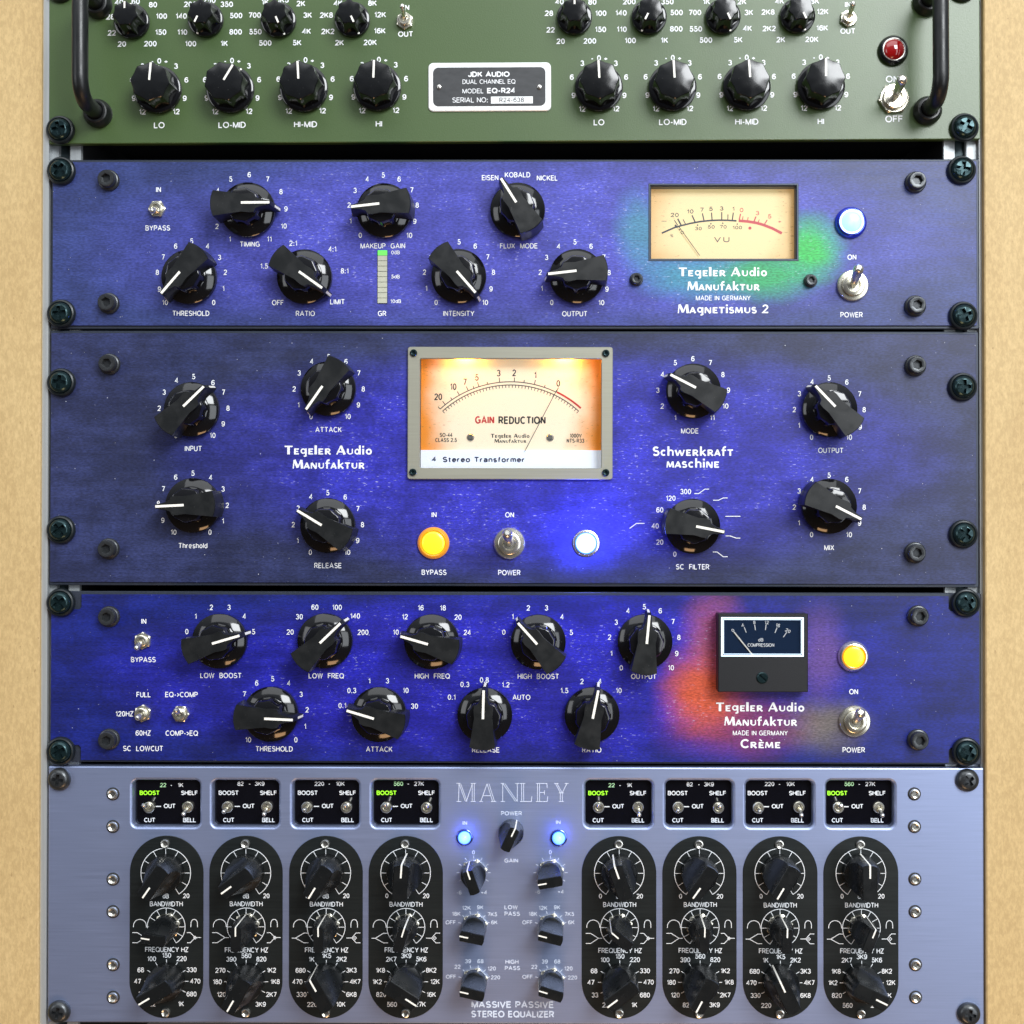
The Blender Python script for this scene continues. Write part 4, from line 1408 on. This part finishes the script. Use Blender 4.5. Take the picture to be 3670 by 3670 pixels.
u.labels('M IN 996 245|M BYPASS 993 510|M FULL 995 752|M 120HZ 862 885|M 60HZ 992 1018|M SC~~LOWCUT 991 1125|M EQ->COMP 1257 752|M COMP->EQ 1259 1019|'
         'M 0 1294 316|M 1 1355 210|M 2 1464 148|M 3 1586 148|M 4 1692 210|M 5 1756 317|M LOW~~BOOST 1530 620|'
         'N 20 271 319|N 30 334 213|N 60 442 147|N 100 595 148|N 140 720 208|N 200 775 321|N LOW~~FREQ 521 622|'
         'N 10 1002 320|N 12 1065 213|N 16 1174 151|N 18 1328 152|N 20 1433 216|N 24 1497 322|N HIGH~~FREQ 1255 624|'
         'O 0 11 320|O 1 72 212|O 2 181 152|O 3 306 152|O 4 414 214|O 5 478 322|O HIGH~~BOOST 250 626|'
         'O 0 824 567|O 1 755 467|O 2 743 354|O 3 789 251|O 4 871 172|O 5 983 144|O 6 1094 172|O 7 1182 247|O 8 1223 356|O 9 1208 468|O 10 1168 566|O OUTPUT 980 626|'
         'M 6 1778 672|M 5 1888 643|N 4 261 673|N 3 346 750|N 2 388 857|N 1 374 972|N 0 310 1065|M 7 1692 748|M 8 1645 855|M 9 1655 965|M 10 1719 1065|N THRESHOLD 160 1128|'
         'N 0.1 632 828|N 0.3 697 724|N 1 819 657|N 3 944 657|N 10 1070 723|N 30 1131 832|N ATTACK 887 1130|'
         'N 0.1 1389 770|N 0.3 1480 682|N 0.8 1615 651|N 1.2 1762 684|O AUTO 133 771|N RELEASE 1625 1135|O 1.5 430 724|O 2 552 661|O 4 676 661|O 10 806 724|O RATIO 620 1135|'
         'Q ON 752 732|Q POWER 753 1135', CAP, WT, XS)
u.logo('Tegeler Audio', 'O', 1480, 'Q', 412, 838, 60)
u.logo('Manufaktur', 'O', 1538, 'Q', 360, 937, 60)
u.labels('Q MADE~IN~GERMANY 106 1018', 34, .14, .86)
u.logo('Cr\u00e8me', 'O', 1650, 'Q', 245, 1092, 60)
for t, x, y in (('M', 760, 212), ('M', 760, 1060), ('Q', 1195, 207), ('Q', 1195, 1063)):
    socket_screw(u, t, x, y)
toggle(u, 'M', 992, 378, 947, 428, 'small', rot=.05)
toggle(u, 'M', 992, 880, 953, 913, 'small', rot=.1)
toggle(u, 'M', 1255, 883, 1221, 862, 'small', rot=.55)
lamp(u, 'Q', 752, 490, M['yellowlens'], M['chrome'], 8.0, .5, rim=M['amberring'])
toggle(u, 'Q', 757, 935, 799, 882, 'round')
BH = .0095
bx0, bx1, bz0, bz1 = u.rect(1800 + 1495 / 1.932, 2670 + 437 / 1.932, 2100 + 192 / 1.932, 2100 + 735 / 1.932, BH)
wx0, wx1, wz0, wz1 = u.rect(1800 + 1515 / 1.932, 2670 + 411 / 1.932, 2100 + 215 / 1.932, 2100 + 492 / 1.932, BH)
bm = bmesh.new()
slab(bm, rrect(bx0, bx1, bz0, bz1, .0004, 3), [(-.0004, BH), (0, BH - .0004), (0, .0001)], [(rrect(wx0, wx1, wz0, wz1, 0), [(0, BH), (0, .002)])])
cm = mk('compression_meter', bm, plain('black_meter_case', (0.006, 0.0065, 0.008), .42, grain=.3, gscale=2500, bump=.3), u.root, smooth=False)
FH = BH - .003
bm = bmesh.new()
box(bm, wx0 - .0003, wx1 + .0003, wz0 - .0003, wz1 + .0003, FH - .002, FH)
mk('meter_card', bm, plain('navy_meter_card', (0.010, 0.026, 0.065), .8, ior=1.15), cm, smooth=False)
pb = bmesh.new()
for a, b in (((1675, 285), (1690, 322)), ((1748, 268), (1753, 306)), ((1827, 266), (1822, 306)), ((1903, 288), (1888, 325)), ((1969, 322), (1946, 355))):
    u.line('O', [a, b], 5.5, pb, FH)
for tx, x, y, an in (('0', 1597, 308, .55), ('4', 1665, 272, .3), ('8', 1745, 252, .1), ('12', 1830, 252, -.08), ('16', 1908, 272, -.3), ('20', 1978, 310, -.5)):
    text(pb, tx, u.t2('O', x, y, FH), zl(24), FH + .0001, .18, .95, ang=an)
u.labels('O dB 1790 373', 24, .17, .92, .0001, pb, FH)
u.labels('O COMPRESSION 1791 409', 24, .17, .80, .0001, pb, FH, sp=.2)
mk('scale_marks', pb, M['white'], cm)
bm = bmesh.new()
ribbon(bm, [u.t2('O', 1606, 320, FH + .001), u.t2('O', 1742, 488, FH + .001)], zl(9), FH + .001)
mk('needle', bm, M['ivory'], cm)
bm = bmesh.new()
for d, w in ((.0005, 8), (.0014, 3)):
    ribbon(bm, [(wx0 + d, wz0 + d), (wx1 - d, wz0 + d), (wx1 - d, wz1 - d), (wx0 + d, wz1 - d)], zl(w), BH - .0008, True)
mk('lid_rim', bm, M['edgelit'], cm, smooth=False)
bm = bmesh.new()
box(bm, wx0, wx1, wz0, wz1, BH - .0016, BH - .0010)
mk('glass', bm, M['glass'], cm, smooth=False)
p = u.pt(*T('O', 1800, 636), BH)
p.y = -BH
bm = bmesh.new()
polar(bm, [(2.95, 0), (2.9, .5), (2.4, .9), (slotr(.5, 2.3), .85), (slotr(.4, 2.2), .1)], 48)
mk('slotted_screw', bm, M['screw'], cm, p, rot=R(-50))
lettering(u.print, M['white'], u.root)

# ------------------------------------------------------------------ 5: silver equaliser
u = Unit('stereo_equalizer', 'brushed blue silver equaliser with eight black rounded dial plates, lowest in the rack', 'audio equaliser', 168, 3522, 2750, 3669, R(0.04))
wins = [('R', 897, 'R', 1402), ('R', 1450, 'S', 210), ('S', 267, 'S', 765), ('S', 818, 'S', 1318), ('V', 555, 'V', 1057), ('V', 1112, 'V', 1615), ('V', 1668, 'W', 492), ('W', 545, 'W', 1053)]
WD = -.0046
holes, wrect = [], []
for i, (t0, x0, t1, x1) in enumerate(wins):
    a = u.rect(T(t0, x0, 0)[0], T(t1, x1, 0)[0], 2730 + (109 + i * .5) / 1.932, 2730 + (470 + i * .6) / 1.932)
    wrect.append(a)
    holes.append((rrect(*a, .0042, 8), [(0, 0), (-.0004, -.0001), (-.0009, -.0004), (-.0013, -.0009), (-.0015, -.0016), (-.0016, -.0024), (-.00165, WD)]))
bm = bmesh.new()
slab(bm, rrect(-u.hw, u.hw, -u.hz, u.hz, .0008, 3), [(-.0009, 0), (-.0002, -.0003), (0, -.0012), (0, -.0048)], [])
bm.free()
bm = bmesh.new()
slab(bm, rrect(-u.hw, u.hw, -u.hz, u.hz, .0008, 3), [(-.0008, 0), (-.0002, -.0003), (0, -.0012), (0, -.0075)], [(s, p[:-1] + [(-.00165, -.0075)]) for s, p in holes])
fp = mk('front_panel', bm, M['brushed'], u.root, sharp=8)
chassis(u)
wtxt = [('R', 1037, 'R', '22', '1K', 1130, 1250, 161, 1), ('R', 1584, 'R', '82', '3K9', 1666, 1798, 152, 0), ('S', 393, 'S', '220', '10K', 473, 617, 152, 0), ('S', 939, 'S', '560', '27K', 1020, 1163, 152, 1),
        ('V', 665, 'V', '22', '1K', 757, 880, 162, 1), ('V', 1216, 'V', '82', '3K9', 1298, 1431, 156, 0), ('W', 88, 'W', '220', '10K', 170, 314, 154, 0), ('W', 640, 'W', '560', '27K', 721, 867, 154, 1)]
for i, (t, bx, _, n0, n1, xa, xb, y0, lit) in enumerate(wtxt):
    a = wrect[i]
    bm = bmesh.new()
    box(bm, a[0] + .0006, a[1] - .0006, a[2] + .0006, a[3] - .0006, WD - .0015, WD)
    sw = mk('switch_window', bm, M['window'], u.root, smooth=False)
    dy = 0 if t in 'RS' else 2
    wb, gb_ = bmesh.new(), bmesh.new()
    hb = bmesh.new()
    K = dict(cap=29, wt=.16, xs=.98, ph=WD, h=.0001)
    u.labels('%s %s %f %f' % (t, n0, xa, y0), 29, .16, .98, .0001, hb if lit else wb, WD, .2)
    u.labels('%s - %f %f|%s %s %f %f' % (t, (xa + xb) / 2 - 3, y0, t, n1, xb, y0), 29, .16, .98, .0001, wb, WD, .2)
    u.labels('%s BOOST %f %f' % (t, bx, 215 + dy), 31, .2 if lit else .18, .94, .0001, gb_ if lit else wb, WD, .2)
    u.labels('%s SHELF %f %f|%s OUT %f %f|%s CUT %f %f|%s BELL %f %f' % (t, bx + 275, 215 + dy, t, bx + 138, 306 + dy, t, bx, 403 + dy, t, bx + 276, 403 + dy), 31, .18, .94, .0001, wb, WD, .2)
    u.line(t, [(bx + 42, 309 + dy), (bx + 78, 309 + dy)], 7, wb, WD, lift=.0001)
    mk('window_lettering', wb, M['white'], sw)
    if lit:
        mk('lit_lettering', gb_, M['litgreen'], sw)
        mk('range_lettering', hb, M['halfgreen'], sw)
    else:
        gb_.free()
        hb.free()
for it in ('R 1037 313 996 302|R 1305 310 1271 362|R 1580 310 1550 347|R 1852 310 1829 363|S 390 312 369 336|S 663 313 652 305|S 938 313 929 299|S 1217 315 1216 306|'
           'V 667 312 668 300|V 940 312 948 367|V 1217 312 1218 342|V 1495 315 1508 310|W 90 315 104 345|W 370 310 391 370|W 643 313 667 303|W 922 313 952 372').split('|'):
    t, x, y, tx, ty = it.split()
    toggle(u, t, float(x), float(y), float(tx), float(ty), 'tiny', WD, 0.0)

pills = [('R', 897, 'R', 1407, 1148, 770, 1151, 1143, 1153, 1520), ('R', 1448, 'S', 217, 1703, 770, 1704, 1143, 1705, 1523), ('S', 262, 'S', 772, 517, 770, 520, 1145, 521, 1523), ('S', 813, 'S', 1327, 1070, 770, 1072, 1146, 1073, 1523),
         ('V', 551, 'V', 1067, 810, 772, 812, 1148, 814, 1527), ('V', 1110, 'V', 1623, 1365, 773, 1370, 1148, 1370, 1527), ('V', 1667, 'W', 503, 241, 773, 243, 1152, 245, 1530), ('W', 545, 'W', 1063, 802, 773, 806, 1152, 808, 1530)]
ptile = 'RRSSVVWW'
fl = ['22 33 47 68 100 150 220 330 470 680 1K', '82 120 180 270 390 560 820 1K2 1K8 2K7 3K9', '220 330 470 680 1K 1K5 2K2 3K3 4K7 6K8 10K', '560 820 1K2 1K8 2K7 3K9 5K6 8K2 12K 16K 27K'] * 2
ka = [(215, 279, 239), (234, 0, 210), (211.7, -1, -30), (4, 17, 122.4), (-19.6, -50, 233), (216, 2, 208), (211, 1.5, -25), (0, 22, 116)]
PH = .0005
for i, (t0, x0, t1, x1, ax, ay, bx, by, cx, cy) in enumerate(pills):
    t = ptile[i]
    a = u.rect(T(t0, x0, 0)[0], T(t1, x1, 0)[0], 2730 + (512 + i * .8) / 1.932, 2730 + (1777 + i * .8) / 1.932, PH)
    bm = bmesh.new()
    slab(bm, rrect(*a, (a[1] - a[0]) / 2 - 1e-5, 24), [(-.0002, PH), (0, PH - .0002), (0, -.0001)])
    dp = mk('dial_plate', bm, M['plate'], u.root, sharp=20)
    wb = bmesh.new()
    P2 = lambda x, y: u.t2(t, x, y, PH)
    ln = lambda pts, w=4.6, closed=False: u.line(t, pts, w, wb, PH, closed)
    for (X, Y, r_, tl) in ((ax, ay, 172, 42), (bx, by, 131, 45)):
        ln([(X + r_ * math.sin(R(k)), Y - r_ * math.cos(R(k))) for k in range(-148, 149, 4)])
        for k in range(-150, 151, 30):
            k2 = max(-148, min(148, k))
            l = tl if abs(k) < 150 else 45
            ln([(X + r_ * math.sin(R(k2)), Y - r_ * math.cos(R(k2))), (X + (r_ - l) * math.sin(R(k2)), Y - (r_ - l) * math.cos(R(k2)))], 4)
    lab = lambda s, x, y, cap=33, wt=.15, xs=.86, sp=.2: text(wb, s, P2(x, y), zl(cap), PH + .00008, wt, xs, sp)
    lab('20', ax + 142, ay + 158)
    lab('0', ax - 130, ay + 158)
    lab('dB', ax, ay + 160)
    lab('BANDWIDTH', bx + 1, by - 159, 34, .14)
    lab('FREQUENCY HZ', cx + 2, cy - 220, 35, .14, .85)
    # bell and shelf curve symbols beside the bandwidth dial
    ln([(bx - 182 + 45 * math.cos(R(k)), by + 2 - 54 * math.sin(R(k)) ** .8) for k in range(180, -1, -10)])
    ln([(bx + 194 + 23 * math.cos(R(k)), by + 2 - 54 * math.sin(R(k)) ** .5) for k in range(180, -1, -10)])
    if i in (0, 1, 4, 5):
        ln([(bx - 234, by + 40), (bx - 200, by + 40), (bx - 146, by + 74), (bx - 120, by + 74)])
        ln([(bx - 234, by + 110), (bx - 200, by + 110), (bx - 146, by + 74)])
        ln([(bx + 144, by + 40), (bx + 168, by + 40), (bx + 200, by + 74), (bx + 240, by + 74)])
        ln([(bx + 144, by + 110), (bx + 168, by + 110), (bx + 200, by + 74)])
    else:
        ln([(bx - 238, by + 76), (bx - 212, by + 76), (bx - 155, by + 41), (bx - 124, by + 41)])
        ln([(bx - 212, by + 76), (bx - 155, by + 108), (bx - 124, by + 108)])
        ln([(bx + 140, by + 75), (bx + 178, by + 75), (bx + 207, by + 40), (bx + 237, by + 40)])
        ln([(bx + 178, by + 75), (bx + 207, by + 108), (bx + 237, by + 108)])
    ln([(bx + 190, by + 75), (bx + 200, by + 64), (bx + 210, by + 75), (bx + 200, by + 86)], 4, True)
    for k, s in enumerate(fl[i].split()):
        a_ = R(-150 + 30 * k)
        dx, dy = [(-98, 157), (-172, 88), (-200, 0), (-178, -79), (-103, -156), (1, -180), (105, -157), (174, -80), (200, -1), (174, 88), (100, 156)][k]
        if 0 < k < 10:
            ln([(cx + 128 * math.sin(a_), cy - 128 * math.cos(a_)), (cx + 152 * math.sin(a_), cy - 152 * math.cos(a_))], 4.6)
        lab(s, cx + dx, cy + dy, 34, .15, .88)
    mk('scale_marks', wb, M['white'], dp)
    for y in (567 + i * .8, 1735 + i * 1.2):
        socket_screw(u, t, ax - 4 if y < 900 else ax, y, kind='silver', parent=dp, r=2.4, h0=PH)
    bar_knob(u, t, ax - 1, ay - 5, ka[i][0], 9.3, 23.5, PH)
    bar_knob(u, t, bx, by, ka[i][1], 6.4, 22.5, PH, nut=True)
    bar_knob(u, t, cx + 1, cy - 2, ka[i][2], 9.3, 23.5, PH)
for t, x, y, a, n in (('S', 1801, 487, 25.5, 0), ('S', 1542, 772, -18.7, 1), ('V', 335, 772, 260, 1), ('S', 1545, 1147, 281, 1), ('V', 337, 1147, 284, 1), ('S', 1547, 1524, 282.6, 1), ('V', 340, 1524, 287, 1)):
    bar_knob(u, t, x, y, a, 6.5, 19.0, 0.0, nut=bool(n))
for t, xs_, x in (('R', (782, 782, 783, 783, 784, 784), 0), ('W', (1172, 1173, 1176, 1177, 1180, 1181), 0)):
    for x, y in zip(xs_, (223, 449, 813, 1038, 1405, 1631)):
        o = socket_screw(u, t, x, y, kind='silver', r=2.7, h0=0.0)
        bm = bmesh.new()
        polar(bm, [(3.45, .03), (2.65, .06)], 40, caps=(False, False))
        mk('countersink_shade', bm, M['ink'], o, (0, 0, 0))  # flat black ring painted for the shaded recess round the head
lamp(u, 'S', 1477, 527, M['ledblue'], M['bluecase'], 4.3, 1.6, tall=True, glow=.0045)
lamp(u, 'V', 391, 530, M['ledblue'], M['bluecase'], 4.3, 1.6, tall=True, glow=.0045)
cb = bmesh.new()
u.labels('S POWER 1803 357|S IN 1480 424|S GAIN 1801 684|V IN 388 419|S LOW 1800 1007|S PASS 1808 1052|S HIGH 1806 1385|S PASS 1810 1428', 29, .18, 1.0, bm=cb)
u.labels('S 0 1540 627|S -6 1440 905|S +4 1612 905|V 0 333 626|V +4 405 900|V -6 245 900|S 12K 1490 1012|S 9K 1586 1008|S 18K 1420 1053|S 7K5 1670 1056|S OFF 1382 1112|S 6K 1684 1112|'
         'V 12K 282 1012|V 9K 379 1008|V 18K 212 1053|V 7K5 464 1054|V OFF 174 1112|V 6K 478 1112|S 39 1502 1381|S 68 1588 1381|S 22 1429 1419|S 120 1665 1431|S OFF 1384 1488|S 220 1692 1493|'
         'V 39 294 1383|V 68 381 1383|V 22 222 1420|V 120 458 1431|V OFF 175 1489|V 220 487 1494', 28, .16, .95, bm=cb)
for t, x, y, st in (('S', 1541, 768, 30), ('V', 334, 768, 30)):
    for k in range(-120, 121, st):
        u.line(t, [(x + 98 * math.sin(R(k)), y - 98 * math.cos(R(k))), (x + 118 * math.sin(R(k)), y - 118 * math.cos(R(k)))], 4, cb)
for t, x, y in (('S', 1543, 1142), ('V', 335, 1142), ('S', 1545, 1518), ('V', 337, 1518)):
    for k in (-75, -45, -15, 15, 45, 75):
        u.line(t, [(x + 92 * math.sin(R(k)), y - 92 * math.cos(R(k))), (x + 112 * math.sin(R(k)), y - 112 * math.cos(R(k)))], 4.5, cb)
a, b = u.t2('S', 1525, 1680), u.t2('V', 358, 1680)
text(cb, 'MASSIVE PASSIVE', ((a[0] + b[0]) / 2, a[1]), zl(47), .00008, .2, 1, .25, width=b[0] - a[0])
a, b = u.t2('S', 1523, 1746), u.t2('V', 360, 1746)
text(cb, 'STEREO EQUALIZER', ((a[0] + b[0]) / 2, a[1]), zl(47), .00008, .2, 1, .25, width=b[0] - a[0])
# inline serif maker's name
def ser(x0, x1, y):
    u.line('S', [(x0, y), (x1, y)], 4.5, cb)


def stem(x, y0=150, y1=275, d=7):
    u.line('S', [(x - d, y0), (x - d, y1)], 4, cb)
    u.line('S', [(x + d, y0), (x + d, y1)], 4, cb)
    ser(x - 18, x + 18, y0)
    ser(x - 18, x + 18, y1)


def dbl(a, b, d=11):
    u.line('S', [a, b], 4, cb)
    u.line('S', [(a[0] + d, a[1]), (b[0] + d, b[1])], 4, cb)


u.line('S', [(1440, 152), (1436, 275)], 4.5, cb)
ser(1422, 1456, 275)
ser(1422, 1448, 150)
dbl((1440, 152), (1484, 275))
u.line('S', [(1490, 275), (1532, 152)], 4.5, cb)
stem(1538)
u.line('S', [(1590, 275), (1634, 152)], 4.5, cb)
dbl((1634, 152), (1672, 275), 13)
ser(1580, 1604, 275)
ser(1660, 1697, 275)
u.line('S', [(1604, 235), (1662, 235)], 4.5, cb)
u.line('S', [(1742, 152), (1742, 275)], 4.5, cb)
ser(1728, 1758, 275)
ser(1728, 1752, 150)
dbl((1744, 152), (1830, 275), 13)
u.line('S', [(1843, 152), (1843, 275)], 4.5, cb)
ser(1828, 1858, 150)
stem(1880)
u.line('S', [(1887, 275), (1940, 275), (1944, 240)], 4.5, cb)
stem(1990)
u.line('S', [(1997, 150), (2048, 150), (2050, 182)], 4.5, cb)
u.line('S', [(1997, 275), (2050, 275), (2054, 240)], 4.5, cb)
u.line('S', [(1997, 212), (2032, 212)], 4.5, cb)
u.line('S', [(2031, 198), (2031, 228)], 4.5, cb)
dbl((2108, 152), (2142, 215))
u.line('S', [(2186, 152), (2154, 215)], 4.5, cb)
ser(2098, 2128, 150)
ser(2172, 2198, 150)
stem(2148, 215, 275)
lettering(cb, M['pale'], u.root)
u.print.free()

# ------------------------------------------------------------------ rack screws
NM = {'g': 'the green equaliser', 'm': 'the unit with cream meter', 's': 'the tall unit with amber meter', 'c': 'the unit with orange cloud'}
for un, pos, lb in (('g', T('A', 412, -88), 'upper left'), ('g', T('D', 1512, -90), 'upper right'), ('g', T('A', 414, 897), 'lower left'), ('g', T('D', 1522, 880), 'lower right'),
                    ('m', T('E', 420, 118), 'upper left'), ('m', T('H', 1503, 112), 'upper right'), ('m', T('E', 420, 1107), 'lower left'), ('m', T('H', 1514, 1122), 'lower right'),
                    ('s', T('I', 420, 425), 'upper left'), ('s', T('L', 1510, 456), 'upper right'), ('s', T('I', 418, 1447), 'lower left'), ('s', T('L', 1515, 1477), 'lower right'),
                    ('c', T('M', 417, 115), 'upper left'), ('c', T('Q', 1532, 118), 'upper right'), ('c', T('M', 417, 1145), 'lower left'), ('c', T('Q', 1536, 1150), 'lower right')):
    rack_screw(*pos, 'black cross-head cup screw, %s corner of %s' % (lb, NM[un]), True, (pos[0] * .37 + pos[1] * .11) % 1.5)
for pos, lb, sp_ in ((T('R', 405, 124), 'upper left', .1), (T('R', 403, 1737), 'lower left', .2), (T('W', 1545, 131), 'upper right', .9), (T('W', 1555, 1751), 'lower right', .1)):
    rack_screw(*pos, 'plain black pan-head screw, %s corner of the silver equaliser' % lb, False, sp_)
